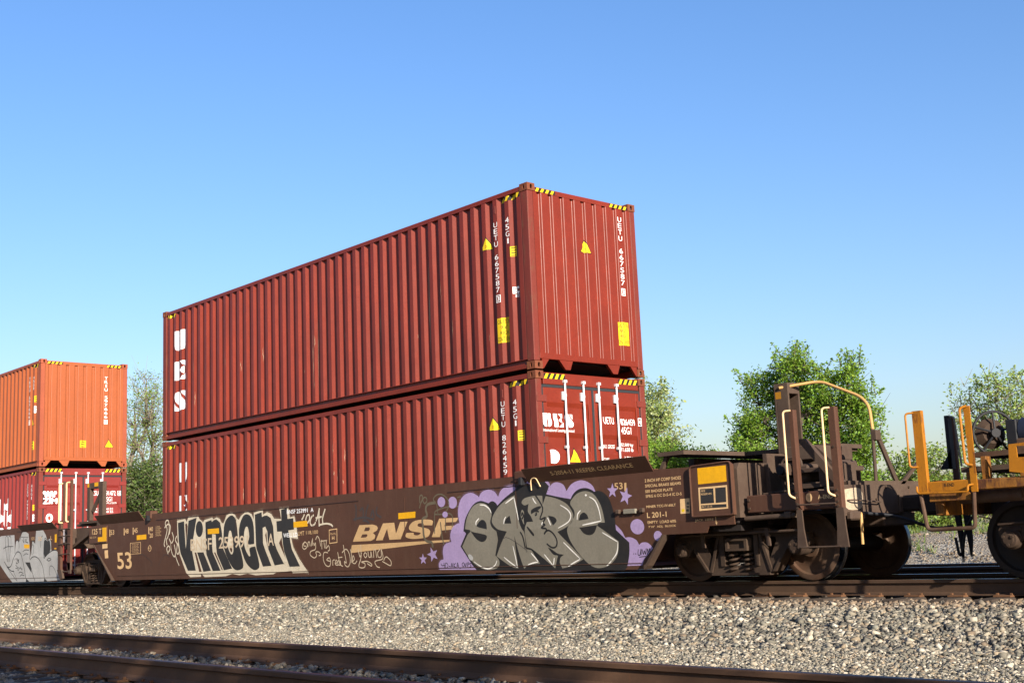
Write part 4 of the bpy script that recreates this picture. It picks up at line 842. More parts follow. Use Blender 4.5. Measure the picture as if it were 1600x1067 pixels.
# grey and lavender piece
AB = lambda pts: [(690+a/6.667, 740+b/6.667) for a, b in pts]; ab = lambda pts: [(a+1000, b) for a, b in pts]
sm = lambda pts: [cs(*p) for p in smooth(AB(pts), True, 4)]
def dupc(pts): return pts
cloud = [(-42,1000),(-42,1000),(-50,950),(-30,905),(5,890),(5,890),(3,800),(25,740),(70,715),(97,710),(97,710),(90,640),(115,560),(160,520),(187,515),(187,515),(172,400),(190,290),(240,220),(310,197),(370,225),(390,245),(390,245),(420,190),(490,165),(550,185),(590,240),(590,240),(620,170),(680,128),(740,122),(780,150),(780,150),(830,110),(880,65),(940,80),(940,80),(1010,20),(1060,45),(1130,110),(1095,190),(1095,190),(1150,105),(1210,88),(1270,115),(1302,180),(1302,180),(1350,110),(1430,70),(1500,75),(1570,120),(1600,178),(1600,178),(1805,520),(1805,520),(1870,590),(1905,665),(1905,665),(1960,660),(2020,690),(2045,740),(2045,740),(2080,715),(2140,720),(2190,775),(2190,775),(2090,890),(2090,890),(2065,955),(2065,955),(1900,960),(1900,960),(1880,1000),(1880,1000)]
cpoly(car, 'graffiti_cloud', [sm(cloud)], 'lavender', .0045)
cstroke(car, 'overspray', [AB(cloud[1:42:1])], 5.5, 'overspray_lavender', .0040)
black = [(190,755),(190,755),(255,622),(255,622),(230,590),(230,590),(245,480),(290,380),(340,312),(405,282),(465,297),(490,306),(490,306),(525,284),(562,300),(582,330),(582,330),(660,250),(770,165),(770,165),(800,108),(800,108),(870,95),(920,105),(920,105),(965,30),(1000,30),(1062,70),(1120,128),(1120,128),(1092,212),(1092,212),(1220,240),(1345,262),(1345,262),(1375,205),(1430,160),(1500,147),(1560,165),(1590,186),(1590,186),(1640,177),(1700,205),(1750,270),(1785,370),(1808,480),(1815,585),(1815,585),(1900,670),(1945,715),(1945,715),(1940,830),(1915,950),(1900,985),(1900,985),(1880,1006),(1880,1006),(1500,1006),(900,1006),(345,1006),(345,1006),(300,950),(300,950)]
cpoly(car, 'graffiti_outline', [sm(black)], 'spray_black', .006)
S_ = [(245,575),(245,575),(262,470),(300,380),(345,325),(405,303),(465,318),(510,370),(522,430),(508,500),(525,555),(572,598),(572,598),(582,680),(575,720),(545,850),(545,850),(580,895),(580,950),(540,990),(440,1000),(345,955),(270,870),(208,758),(208,758),(268,640),(300,605),(300,605),(298,585),(298,585)]
A_ = [(525,480),(550,410),(610,325),(700,255),(762,222),(762,222),(775,300),(805,480),(830,560),(862,620),(868,770),(868,770),(920,790),(960,860),(1005,935),(1005,935),(890,950),(838,990),(838,990),(800,860),(755,645),(755,645),(762,800),(778,985),(778,985),(700,965),(558,858),(558,858),(610,735),(680,600),(680,600),(590,578),(540,530)]
P_ = [(835,300),(860,258),(930,235),(1000,226),(1110,236),(1210,262),(1300,310),(1352,375),(1374,440),(1350,510),(1285,565),(1205,603),(1205,603),(1250,655),(1350,765),(1457,890),(1457,890),(1330,960),(1235,985),(1235,985),(1205,900),(1250,840),(1250,840),(1200,850),(1160,985),(1160,985),(1100,930),(1000,840),(940,790),(880,765),(880,765),(868,640),(870,560),(890,502),(890,502),(955,497),(955,497),(930,440),(900,390),(908,312),(908,312),(865,328)]
E_ = [(1340,310),(1370,250),(1420,202),(1490,180),(1560,195),(1610,240),(1660,330),(1690,440),(1702,507),(1702,507),(1640,512),(1622,540),(1622,540),(1720,612),(1835,702),(1835,702),(1832,770),(1812,850),(1770,912),(1700,965),(1600,982),(1520,945),(1430,850),(1350,730),(1315,640),(1310,570),(1350,500),(1385,440),(1380,380)]
for q in (S_, A_, P_, E_): cpoly(car, 'graffiti_letter', [sm(q)], 'spray_grey', .0075)
ov = [[(372,550),(385,510),(415,480),(445,485),(468,520),(473,577),(473,577)], [(300,590),(300,590),(330,606),(440,630),(470,650),(455,690),(420,709),(380,695),(345,660)], [(655,517),(655,517),(672,470),(710,435),(710,435),(728,516),(728,516)],
      [(940,372),(1022,335),(1032,358),(948,412),(936,420)], [(1050,178),(1050,178),(1092,200),(1055,318),(1055,318)], [(1110,435),(1110,435),(1175,450),(1200,490),(1162,537),(1162,537)], [(890,560),(905,555),(960,625),(948,645)],
      [(1430,486),(1430,486),(1445,430),(1480,402),(1515,425),(1534,469),(1534,469)], [(1435,560),(1435,560),(1622,532),(1622,532),(1590,610),(1540,638),(1480,620)], [(1100,770),(1140,790),(1200,832),(1262,842),(1262,842),(1218,880),(1208,985),(1208,985),(1165,985),(1165,985),(1195,880),(1190,850),(1150,840)]]
for q in ov: cpoly(car, 'graffiti_counter', [sm(q)], 'spray_black', .009)
cpoly(car, 'graffiti_letter', [sm([(825,430),(838,375),(860,400),(858,480),(862,530),(838,480)])], 'spray_grey', .009)
st = lambda L, w_, m_, o_, tp=False: [cstroke(car, 'graffiti_line', [AB(p)], w_/6.667, m_, o_, tp) for p in L]
st([[(835,440),(842,405),(855,440),(838,470)], [(820,605),(845,660),(862,775)], [(975,215),(1055,355),(1028,470),(1085,455),(1055,515),(1080,530),(1040,560),(1095,575),(1068,628)], [(1068,620),(1110,588),(1160,620),(1195,690),(1185,755),(1140,768),(1088,728)], [(950,400),(985,385),(1015,395)], [(985,400),(990,425),(975,432)], [(232,590),(300,600)], [(870,775),(930,790),(1000,860)]], 17, 'spray_black', .0105)
st([[(400,323),(450,328),(495,362),(520,408)], [(362,535),(362,500),(392,463)], [(320,915),(400,972),(470,988),(535,955),(560,902)], [(668,308),(752,245)], [(755,245),(780,360),(803,480)], [(650,522),(655,480),(672,445)], [(635,868),(700,925),(768,975)], [(768,975),(755,870),(735,752)], [(920,825),(988,912)], [(988,918),(930,930),(880,948)], [(950,250),(968,285),(990,312)],
    [(1238,325),(1310,370),(1348,430),(1322,500),(1215,566)], [(1105,455),(1140,535)], [(1262,712),(1345,800),(1427,885)], [(1425,890),(1360,925),(1298,965)], [(1055,838),(1100,900),(1143,960)], [(1145,950),(1158,875)], [(1540,238),(1600,280),(1640,370),(1665,490)], [(1665,490),(1570,512),(1470,533)], [(1415,478),(1420,420),(1450,380)], [(1672,610),(1750,660),(1828,710)], [(1828,712),(1812,820),(1755,900)], [(1750,905),(1725,935),(1698,958)], [(1045,530),(1055,500)]], 13, 'spray_white', .0115, True)
cpoly(car, 'graffiti_line', [sm([(262,850),(285,838),(312,868),(305,900),(280,895)])], 'silver', .0112); cpoly(car, 'graffiti_line', [sm([(1495,222),(1505,210),(1516,222),(1505,234)])], 'spray_white', .0112)
def star(cx, cy, r, rot=0, sk=1.): return [[cs(cx+(r if k % 2 == 0 else r*.42)*math.sin(rot+k*math.pi/5)*sk, cy-(r if k % 2 == 0 else r*.42)*math.cos(rot+k*math.pi/5)) for k in range(10)]]
for a in ((674.3,866,12,-.3,.75), (658.8,873.5,9,0,.7), (957,766.5,12,0,.72), (977.5,775,14.5,.25,.72)): cpoly(car, 'graffiti_star', star(*a), 'lavender', .0045)
for cx, cy, rx, ry in ((689.8,784,6,8), (707.3,785,7,9.3), (695.6,803.5,4.2,4.8), (995.7,822.5,10.8,12), (1027,837,6.5,8)): cpoly(car, 'graffiti_spot', [[cs(*p) for p in oval(cx, cy, rx, ry, 20)]], 'lavender', .0052)
cstroke(car, 'graffiti_tag', [K([(1075,195),(1045,150),(1085,100),(1150,95),(1215,150),(1230,230),(1195,300)])], 2.0, 'tag_olive', .0048)
for p, w_ in (([(1075,190),(980,210),(955,270),(970,350),(915,390),(925,500),(935,600),(965,650),(1020,665),(1030,725)], 4.2), ([(1062,560),(1060,330),(1095,280),(1220,240),(1340,235)], 2), ([(1190,370),(1190,545)], 2), ([(1062,330),(1140,330),(1240,320),(1275,370),(1270,480)], 2), ([(1130,420),(1150,600),(1162,690)], 2.4), ([(1085,200),(1100,320)], 1.6), ([(1330,130),(1370,118)], 2), ([(885,195),(885,115),(912,105),(915,150),(895,200),(880,258)], 2.2), ([(940,205),(920,165),(935,130),(962,135),(968,175),(940,205)], 2)): cstroke(car, 'graffiti_tag', [K(p)], w_, 'tag_olive', .0044)
for p in ([(1115,915),(1125,940),(1160,935)], [(1150,905),(1155,965)], [(1165,970),(1170,910),(1195,925),(1190,960),(1165,970)], [(1205,950),(1225,950)], [(1230,970),(1245,910),(1255,965)], [(1235,945),(1258,942)], [(1265,910),(1270,970)], [(1290,910),(1268,940),(1292,965)], [(1300,970),(1312,905),(1322,965)], [(1302,945),(1322,940)], [(1330,970),(1350,970)], [(1370,950),(1365,920),(1385,905),(1392,940),(1372,955)], [(1400,910),(1405,955),(1420,905)], [(1430,960),(1432,905),(1448,915),(1432,935)], [(1475,910),(1455,920),(1472,945),(1452,960)]): cstroke(car, 'graffiti_tag', [K(p)], 1.1, 'spray_black', .0072)
for p in ([(980,832),(988,834)], [(1000,832),(1012,834)], [(1035,785),(1030,840),(1050,845),(1065,780),(1062,845)], [(1075,785),(1085,840),(1098,800),(1108,840),(1118,775)], [(1125,840),(1130,780),(1142,820),(1152,775),(1160,815)], [(1040,868),(1110,858)]): cstroke(car, 'graffiti_tag', [B(p)], 1.2, 'spray_black', .0072)
# block letters piece
CD = lambda pts: [(250+a/8.89, 785+b/8.89) for a, b in pts]
cm = lambda pts: [cs(*p) for p in smooth(CD(pts), True, 3)]
cl = lambda pts: [cs(*p) for p in CD(pts)]
o9 = 978
cpoly(car, 'graffiti_outline', [cl([(238,248),(352,226),(372,270),(392,208),(535,188),(545,222),(600,275),(618,240),(728,207),(742,232),(790,203),(830,225),(862,285),(885,285),(925,175),(985,142),(1040,165),(1075,225),(1095,238),(1130,180),(1180,138),(1225,132),(1275,160),(1302,235),(1304,140),(1430,98),(1432,165),(1488,130),(1545,155),(1588,222),(1685,228),(1660,82),(1782,66),(1806,206),(1868,185),(1880,245),(1900,350),(1918,500),(1825,488),(1850,620),(1920,780),(2035,972),(1815,980),(1800,948),(1580,975),(1545,995),(1440,1000),(1300,1010),(1190,985),(1080,1010),(975,990),(880,1022),(590,1035),(548,985),(540,1030),(390,1035),(340,975),(268,720),(245,480)])], 'cream_outline', .0045)
ospray(car, cl([(238,248),(352,226),(372,270),(392,208),(535,188),(545,222),(600,275),(618,240),(728,207),(742,232),(790,203),(830,225),(862,285),(885,285),(925,175),(985,142),(1040,165),(1075,225),(1095,238),(1130,180),(1180,138),(1225,132),(1275,160),(1302,235),(1304,140),(1430,98),(1432,165),(1488,130),(1545,155),(1588,222),(1685,228),(1660,82),(1782,66),(1806,206),(1868,185),(1880,245),(1900,350),(1918,500),(1825,488),(1850,620),(1920,780),(2035,972)]), .07, 'overspray_cream', .0040)
VI = [[(250,282),(335,258),(345,420),(360,640),(398,250),(510,208),(490,330),(440,640),(475,945),(365,945),(285,710),(262,540)], [(512,690),(600,688),(685,945),(580,960)], [(632,272),(714,240),(722,268),(752,240),(785,232),(835,275),(860,400),(880,650),(980,915),(865,940),(785,710),(775,440),(725,435),(728,690),(818,945),(710,950),(640,720),(638,500)]]
VJ = [[(340,165),(435,132),(440,200),(470,182),(510,178),(560,210),(595,330),(610,540),(640,650),(725,850),(595,872),(525,650),(515,400),(485,330),(450,350),(455,560),(480,660),(550,878),(430,888),(360,640),(350,400)], [(705,97),(785,77),(795,225),(875,215),(885,372),(805,385),(825,480),(850,650),(945,885),(800,890),(740,680),(715,400),(650,402),(640,258),(710,248)]]
for q in VI: cpoly(car, 'graffiti_letter', [cl(q)], 'charcoal', .006)
for q in VJ: cpoly(car, 'graffiti_letter', [cl([(a+o9, b) for a, b in q])], 'charcoal', .006)
cpoly(car, 'graffiti_letter', [[cs(*p) for p in CD(oval(548, 365, 50, 112, 20))]], 'charcoal', .006)
cpoly(car, 'graffiti_letter', [cm([(885,400),(905,270),(960,192),(1010,180),(1055,240),(1078,400),(1090,560),(1120,680),(1140,870),(1100,928),(1020,932),(955,840),(890,640)])], 'charcoal', .006)
cpoly(car, 'graffiti_letter', [cm([(a+o9, b) for a, b in [(120,430),(135,290),(180,185),(230,160),(290,200),(325,330),(332,572),(332,572),(345,608),(345,608),(385,860),(345,930),(280,925),(200,830),(150,650)]])], 'charcoal', .006)
cpoly(car, 'graffiti_counter', [cm([(945,560),(955,430),(975,385),(1000,440),(1020,640),(990,720),(955,660)])], 'cream_outline', .0075); cpoly(car, 'graffiti_counter', [cm([(968,640),(985,610),(1003,650),(988,690)])], 'brown', .009)
cpoly(car, 'graffiti_counter', [cm([(a+o9, b) for a, b in [(190,450),(212,345),(245,345),(264,470),(245,575),(335,572),(335,572),(348,606),(348,606),(264,632),(268,735),(240,730),(200,620)]])], 'cream_outline', .0075)
for q in ([(352,300),(375,285),(385,330),(365,560)], [(478,690),(500,690),(555,960),(520,960)], [(745,690),(765,690),(850,935),(835,935)], [(1655,560),(1690,480),(1715,680),(1730,770)], [(1462,450),(1480,400),(1490,560),(1500,650)]): cpoly(car, 'graffiti_counter', [cl(q)], 'brown', .006)
ctext(car, 'BNSF', 298, 842, 860.5, 331, 'tag_cream', .0105, bold=.012); ctext(car, '253991', 342, 839, 857, 388, 'tag_cream', .0105, bold=.012); ctext(car, 'A', 419, 833.5, 852.5, 428, 'tag_cream', .0105, bold=.012)
for p in ([(70,610),(60,560),(100,380),(75,300),(90,250),(120,260),(130,380),(110,480)], [(110,480),(90,520),(100,590)], [(65,350),(110,300),(145,330),(130,440)], [(110,715),(95,640),(120,600),(140,640),(115,690)], [(130,500),(160,560),(190,500),(170,410)], [(150,540),(160,680),(190,750),(215,690),(200,580)], [(235,460),(215,520),(240,580),(230,690),(250,710),(270,640),(240,560)], [(205,720),(225,800),(250,875)]): cstroke(car, 'graffiti_tag', [CD(p)], 2.0, 'cream_outline', .0048)
TG = [[(190,280),(205,265),(230,205)], [(245,290),(265,225),(295,215),(300,280),(270,325),(248,295)], [(360,215),(325,250),(310,320),(330,360),(370,345),(385,310)], [(390,300),(410,250),(438,125)], [(435,120),(432,260),(436,375)], [(518,130),(482,260),(490,350)], [(385,258),(470,240)], [(430,355),(530,335),(600,350),(625,378)]]
for p in TG: cstroke(car, 'graffiti_tag', [G(p)], 2.6, 'cream_outline', .0060)
TG = [[(240,590),(205,620),(200,670),(225,690),(260,660),(265,620),(235,590),(215,640),(250,650)], [(275,660),(280,600),(300,590),(305,650)], [(320,650),(345,540),(335,640)], [(355,600),(362,640),(380,600),(375,690),(310,720),(298,770),(350,812),(385,780),(378,730),(420,730),(445,770),(415,780)], [(385,560),(410,510),(440,560),(450,650)], [(455,580),(530,570)], [(470,560),(465,690)], [(500,590),(505,680)], [(540,560),(520,680),(560,640),(570,700),(545,715)],
      [(545,740),(490,740),(475,830),(500,910),(550,930),(575,870),(560,810),(520,840),(570,860)], [(600,920),(605,850),(630,840)], [(640,890),(665,870),(650,840),(635,900),(670,915)], [(700,870),(680,850),(672,900),(700,910),(708,850),(712,915)], [(680,730),(690,820),(700,900),(740,930)], [(680,810),(740,800)], [(765,630),(775,740),(790,880),(765,860),(770,910),(810,935),(845,870),(840,760),(800,690),(740,740)], [(860,690),(870,790),(865,880)], [(880,860),(905,830),(890,780),(875,870),(910,890),(940,850)],
      [(965,690),(985,800),(1010,740)], [(1005,630),(1000,800),(960,920),(990,950),(1040,940),(1045,890),(1000,870),(1080,860),(1140,900),(1130,925),(1080,890)], [(1060,735),(1040,770),(1060,808),(1085,770),(1060,735)], [(1100,720),(1110,800),(1135,790),(1140,720),(1150,810)], [(1175,810),(1180,720),(1205,700),(1215,810)], [(1270,690),(1235,740),(1240,800),(1280,790),(1285,690),(1300,820),(1190,860),(1210,930),(1250,945)], [(1310,850),(1330,810),(1360,800),(1410,860),(1400,920),(1340,890),(1290,860)]]
for p in TG: cstroke(car, 'graffiti_tag', [G(p)], 1.5, 'tag_cream', .0062)
for p in ([(935,70),(950,140),(940,300)], [(1000,160),(1040,120),(1050,250)], [(1080,280),(1090,160),(1120,70)], [(1150,240),(1180,150),(1200,260)], [(1240,100),(1230,200),(1300,250)], [(910,280),(1050,250),(1200,280)], [(1040,290),(1090,300),(1130,330)]): cstroke(car, 'graffiti_tag', [G(p)], 3.2, 'tag_blue', .0042)
# oval emboss ridges low on the side
for pts in ([(585.,0)],): pass
for q in ([(216,868),(223,866),(236,878),(234,884)], [(246,884),(254,869),(259,866),(265,869)], [(778,857.5),(790,839),(820,858.5),(820,862)], [(548,864),(452,0)][:1]):
    if len(q) > 2: cstroke(car, 'weld_line', [q], .7, 'tag_blue', .0112)

# ---------------- left wagon
lcar = empty('well_wagon', (-28, 0, 0), 'brown well wagon covered in silver graffiti with a ladder at its right end, left edge', 'rail wagon', CARG)
ol = [(-36,.175),(-17.36,.175),(-17.36,1.46),(-19.7,1.46),(-19.72,1.58),(-36,1.58)]
sheet('side_panel', ol, lcar, br); sheet('side_panel', ol, lcar, br, mirror=True)
for s in (-1, 1):
    MB().prism([(s*1.45, 1.462), (s*1.60, 1.63), (s*1.588, 1.637), (s*1.435, 1.47)], -19.7, -17.4, 'x').build('loading_guide', br, lcar)
    MB().prism([(s*(1.448-.085*.524), .278), (s*(1.460-.085*.524), .276), (s*(1.460-.085*.53), .270), (s*(1.448-.085*.53), .268)], -36, -17.4, 'x').build('bottom_seam', br, lcar)
    MB().prism([(s*1.44, 1.555), (s*1.44, 1.588), (s*1.30, 1.588), (s*1.30, 1.555)], -36, -19.74, 'x').build('top_chord', br, lcar)
MB().box(-36, -18.6, -1.25, 1.25, .175, .215).build('well_floor', M['dark'], lcar)
MB().cbox(-17.34, -16.7, -.4, .4, .70, 1.1, c=.02).build('draft_sill', bd, lcar)
lx = lambda px: xof(px, -1.5, 1.3)
for a, b, tp in ((93, 97, 1.65), (107, 112, 1.75)):
    MB().cbox(lx(a), lx(b), -1.53, -1.47, .44, tp, c=.006).build('ladder_stile', br, lcar)
for a, b, py0, py1 in ((94.5, 98.2, 756, 817), (105.7, 109, 754, 815)):
    z1_, z0_ = at(a, py0, -1.5)[2], at(a, py1, -1.5)[2]
    grab(lcar, [(lx(a)+.16, -1.5, z1_), (lx(a)+.04, -1.56, z1_), (lx(a)+.04, -1.56, z0_), (lx(a)+.14, -1.5, z0_)], .02)
    MB().cbox(lx(a)+.16, lx(a)+.22, -1.52, -1.46, 1.6, z1_+.05, c=.005).build('grab_post', br, lcar)
for py in (827, 838, 850, 866): z_ = at(97, py, -1.5)[2]; grab(lcar, [(lx(94), -1.54, z_), (lx(112), -1.54, z_+.01)], .014, 'brown_d', 'rung')
MB().prism([(lx(93)-.0, .46), (lx(97)+.1, .46), (lx(98)+.15, .25), (lx(95)+.1, .22)], -1.55, -1.50, 'y').build('stirrup_plate', bd, lcar)
MB().prism([(lx(107), .62), (lx(112), .62), (lx(112)+.02, .36), (lx(107)+.1, .36)], -1.53, -1.50, 'y').build('stirrup_plate', bd, lcar); grab(lcar, [(lx(97), -1.52, .42), (lx(111), -1.52, .40)], .014, 'brown_d', 'rung')
MB().cbox(-17.3, -16.0, -1.0, 1.0, 1.50, 1.56, c=.01).build('end_platform', bd, lcar); MB().cbox(-17.3, -17.1, -1.3, 1.3, .95, 1.45, c=.01).build('end_sill', bd, lcar)
Hq = zoomer(0, 800, 9.28); hm = lambda pts, sm_=True: [cs(*p) for p in (smooth(Hq(pts), True, 3) if sm_ else Hq(pts))]
cpoly(lcar, 'graffiti_letter', [hm([(-40,380),(20,345),(210,330),(218,560),(232,430),(250,405),(275,430),(285,380),(320,290),(360,275),(415,310),(430,480),(440,650),(470,420),(490,415),(510,450),(525,260),(560,222),(620,250),(665,330),(690,420),(720,375),(745,430),(748,560),(800,548),(835,570),(850,980),(820,985),(640,1000),(480,1005),(150,1015),(90,930),(0,775),(-40,700)], False)], 'silver', .003)
cpoly(lcar, 'graffiti_counter', [hm([(640,440),(660,395),(690,420),(715,400),(730,470),(728,560),(660,640),(645,645),(632,560)])], 'charcoal', .0045); cpoly(lcar, 'graffiti_counter', [hm([(360,725),(430,725),(440,800),(440,880)], False)], 'charcoal', .0045)
for q in ([(345,1008),(355,960),(400,1008)], [(605,1005),(620,955),(660,1002)]): cpoly(lcar, 'graffiti_counter', [hm(q, False)], 'charcoal', .0045)
for p, w_ in (([(218,600),(222,440),(250,405),(275,440),(278,520)], 1.0), ([(285,420),(320,295),(360,275)], 1.2), ([(60,715),(100,790),(150,780),(200,660),(250,575),(300,600),(330,720),(350,960)], 1.1), ([(435,690),(470,650),(520,645),(570,690),(610,800),(618,960)], 1.1), ([(85,480),(80,380),(100,345),(115,380),(120,500)], .8), ([(125,500),(125,370),(145,345),(160,380),(162,480)], .8), ([(50,530),(100,500),(195,495)], .9), ([(80,480),(105,720)], 1.0), ([(120,500),(115,720)], 1.3), ([(152,490),(140,720)], 1.3), ([(100,800),(150,850),(190,855)], 1.1), ([(90,790),(150,890),(225,1000),(180,860)], .7), ([(330,570),(370,545),(420,550)], .8), ([(340,630),(375,600),(410,610)], .8), ([(300,360),(410,360)], .6), ([(330,400),(350,440),(345,370)], 1.0), ([(370,380),(375,440)], 1.2), ([(395,370),(380,430),(410,440)], 1.0), ([(430,680),(450,480),(475,415),(510,450)], 1.0), ([(470,620),(455,560),(470,470),(490,500),(485,600)], .8), ([(590,510),(595,380),(620,340)], .8), ([(630,660),(640,440),(655,375),(680,400)], .9), ([(700,400),(715,375),(740,420),(745,540)], 1.0), ([(635,670),(700,600),(760,555),(820,545)], 1.2), ([(675,690),(705,665),(738,680),(705,705),(675,690)], .9), ([(700,920),(700,830),(725,775),(770,810),(805,915)], .8), ([(440,800),(460,920),(480,1000)], 1.0), ([(780,950),(830,948)], .8), ([(255,885),(280,865),(320,885)], .9), ([(270,930),(295,905),(330,920)], .9)): cstroke(lcar, 'graffiti_line', [Hq(p)], w_*1.15, 'spray_black', .0055)
rg = random.Random(5)
for k in range(16): x, y = rg.uniform(225, 310), rg.uniform(660, 830); cstroke(lcar, 'graffiti_line', [Hq([(x, y), (x+rg.uniform(-20, 20), y+rg.uniform(-25, 25)), (x+rg.uniform(-22, 22), y+rg.uniform(-10, 30))])], .9, 'spray_black', .0058)
cpoly(lcar, 'reflector', [hm([(350,465),(428,465),(428,522),(352,522)], False)], 'reflector', .0065); cpoly(lcar, 'reflector', [hm([(795,320),(825,315),(822,435),(795,438)], False)], 'reflector', .0035); cpoly(lcar, 'reflector', [hm([(788,518),(818,515),(818,535),(790,537)], False)], 'reflector', .0035)
for s, l, t0, b0_, r in (('125', 49, 839, 843.5, 54), ('53', 60, 838.5, 844.5, 65), ('L', 79, 837, 843, 81.5)): ctext(lcar, s, l, t0, b0_, r, 'cream', .0065)

# ---------------- right wagon
rcar = empty('well_wagon', (9, 0, 0), 'yellow wagon end with handbrake wheel and ladder posts, at the right edge', 'rail wagon', CARG)
ye = M['yellow']; YR = -1.42; rz = lambda px, py, Y=YR: at(px, py, Y)[2]; rx = lambda px, z, Y=YR: xof(px, Y, z)
# ladder posts: angle sections
x1 = rx(1431, 1.4); zt1 = rz(1431, 642); MB().prism([(x1, .95), (x1+.105, .95), (x1+.105, zt1), (x1, zt1)], YR-.012, YR, 'y').build('ladder_stile', ye, rcar)
MB().cbox(x1, x1+.012, YR+.001, YR+.09, .95, zt1-.12, c=.003).build('ladder_stile', M['black_metal'], rcar); MB().cbox(x1+.093, x1+.105, YR+.001, YR+.05, .95, zt1, c=.003).build('ladder_stile', ye, rcar)
grab(rcar, [(x1+.02, YR-.01, zt1-.02), (x1-.06, YR-.05, zt1-.02), (x1-.06, YR-.05, rz(1431, 730)), (x1+.02, YR-.01, rz(1431, 730)+.0)], .011, 'yellow')
x2 = rx(1512, 1.4); zt2 = rz(1512, 634); MB().prism([(x2, .93), (x2+.07, .93), (x2+.07, zt2), (x2, zt2)], YR-.012, YR, 'y').build('ladder_stile', ye, rcar); MB().cbox(x2, x2+.012, YR+.001, YR+.06, .93, zt2, c=.003).build('ladder_stile', ye, rcar)
grab(rcar, [(x2+.04, YR-.015, zt2+.0), (x2-.025, YR-.05, zt2-.02), (x2-.02, YR-.05, rz(1520, 724)), (x2+.05, YR-.02, rz(1520, 727))], .014, 'yellow')
# side sill
MB().cbox(x1+.09, x2+.02, YR+.001, YR+.10, rz(1475, 769), rz(1475, 751), c=.012).build('side_sill', ye, rcar); MB().cbox(x1+.11, x2-.02, YR-.005, YR+.02, rz(1475, 783), rz(1475, 770.5), c=.006).build('sill_step', M['yellow_worn'], rcar)
MB().cbox(x2+.05, 10.5, YR+.001, YR+.10, rz(1535, 765), rz(1535, 748), c=.012).build('side_sill', M['yellow_worn'], rcar)
ctext(rcar, 'B-END', 1475.5, 755, 760.5, 1491, 'black_print', .002, Surf(lambda u, v, o: (u, YR+.0005-o, v)), YR, bold=.01)
grab(rcar, [(x1-.02, YR-.015, rz(1440, 760)), (x1+.0, YR-.05, rz(1440, 771)), (x2-.02, YR-.05, rz(1512, 768)), (x2-.02, YR-.05, rz(1512, 758)), (x2+.03, YR-.015, rz(1512, 757))], .012, 'yellow')
grab(rcar, [(x1+.02, YR-.02, rz(1440, 772)), (x1+.075, YR-.03, rz(1445, 828)), (rx(1526, .58), YR-.03, rz(1526, 824)), (x2+.03, YR-.02, rz(1520, 769))], .022, 'yellow_rust', 'stirrup') if 'yellow_rust' in M else grab(rcar, [(x1+.02, YR-.02, rz(1440, 772)), (x1+.075, YR-.03, rz(1445, 828)), (rx(1526, .58), YR-.03, rz(1526, 824)), (x2+.03, YR-.02, rz(1520, 769))], .022, 'wheel', 'stirrup')
# end sill, draft sill, coupler
MB().cbox(x1+.10, x1+.20, -1.30, 1.35, .70, 1.08, c=.01).build('end_sill', M['yellow_worn'], rcar); MB().cbox(x1+.25, 10.5, -.36, .36, .62, 1.05, c=.02).build('draft_sill', M['truck_dark'], rcar)
MB().cbox(5.95, x1+.3, -.12, .12, .78, .98, c=.03).cbox(5.72, 6.0, -.10, .20, .72, 1.02, c=.05).build('coupler', M['truck_dark'], rcar)
MB().tube(round_path([(6.3,-.30,.74), (6.16,-.33,.55), (6.10,-.33,.28), (6.04,-.30,.24), (6.0,-.28,.45)], .12, 5), .017, 8).build('air_hose', M['black_metal'], rcar, smooth=True)
grab(rcar, [(6.35,1.3,.72), (6.35,1.3,.42), (6.95,1.3,.42), (6.95,1.3,.72)], .02, 'black_metal', 'stirrup')
for k, (a, b) in enumerate(((5.93,-.05), (6.0,.02), (6.06,-.08))): MB().tube([(a, b, .80), (a+.02, b, .42), (a+.03, b-.02, .16+.06*k)], .028, 6, rs=[.045,.03,.012]).build('coupler_linkage', M['black_metal'], rcar)
# walkways
zg = rz(1500, 735, -1.0); grating('end_walkway', rcar, M['brown_d'], 6.62, 8.4, -1.15, .9, zg+.02); zg2 = rz(1550, 706, -1.1)
grating('brake_step', rcar, M['wheel'], rx(1519, zg2, -1.2), 8.2, -1.2, -.5, zg2)
for xx in (6.7, 7.3): MB().cbox(xx, xx+.06, -1.2, -1.1, 1.0, zg-.03, c=.005).build('walkway_bracket', M['yellow_worn'], rcar)
MB().cbox(rx(1519, 1.4)+.03, rx(1519, 1.4)+.09, -1.33, -1.22, 1.03, zg2-.05, c=.005).build('walkway_bracket', M['yellow_worn'], rcar)
# hand brake wheel
hx, hz = rx(1549, 1.85, -1.0), rz(1549, 677, -1.0); hc = (hx, -1.0, hz)
hw = empty('x', (0,0,0)); bpy.data.objects.remove(hw)
dd = np.array((.78, -.62, 0)); e1 = np.array((.62, .78, 0)); e2 = np.array((0,0,1.))
ringp = [np.array(hc)+.235*(e1*math.cos(a)+e2*math.sin(a)) for a in np.linspace(0, 2*math.pi, 29)]
bw = MB().tube(ringp, .016, 7, cap=False); bw.tube([np.array(hc)-dd*.06, np.array(hc)+dd*.05], .05, 12)
for k in range(5): a = 2*math.pi*k/5+.3; bw.tube([np.array(hc)+dd*.03, np.array(hc)+.23*(e1*math.cos(a)+e2*math.sin(a))], .012, 6)
bw.build('brake_wheel', M['black_metal'], rcar, smooth=True)
MB().tube([np.array(hc)-dd*.10, np.array(hc)-dd*.03], .15, 16, rs=[.17,.11]).build('brake_housing', M['truck'], rcar, smooth=True)
gx = rx(1567, 1.85, -1.0); MB().cbox(gx, gx+.12, -1.0, -.6, hz-.2, hz+.13, c=.01).build('brake_post', M['black_metal'], rcar); MB().cyl((gx+.22, -.85, hz+.0), (1,0,0), .15, .18, 18).build('brake_chain_box', M['blue_box'], rcar, smooth=True); MB().cbox(gx+.1, gx+.9, -1.0, -.5, hz-.20, hz-.08, c=.01).build('brake_bracket', M['wheel'], rcar)
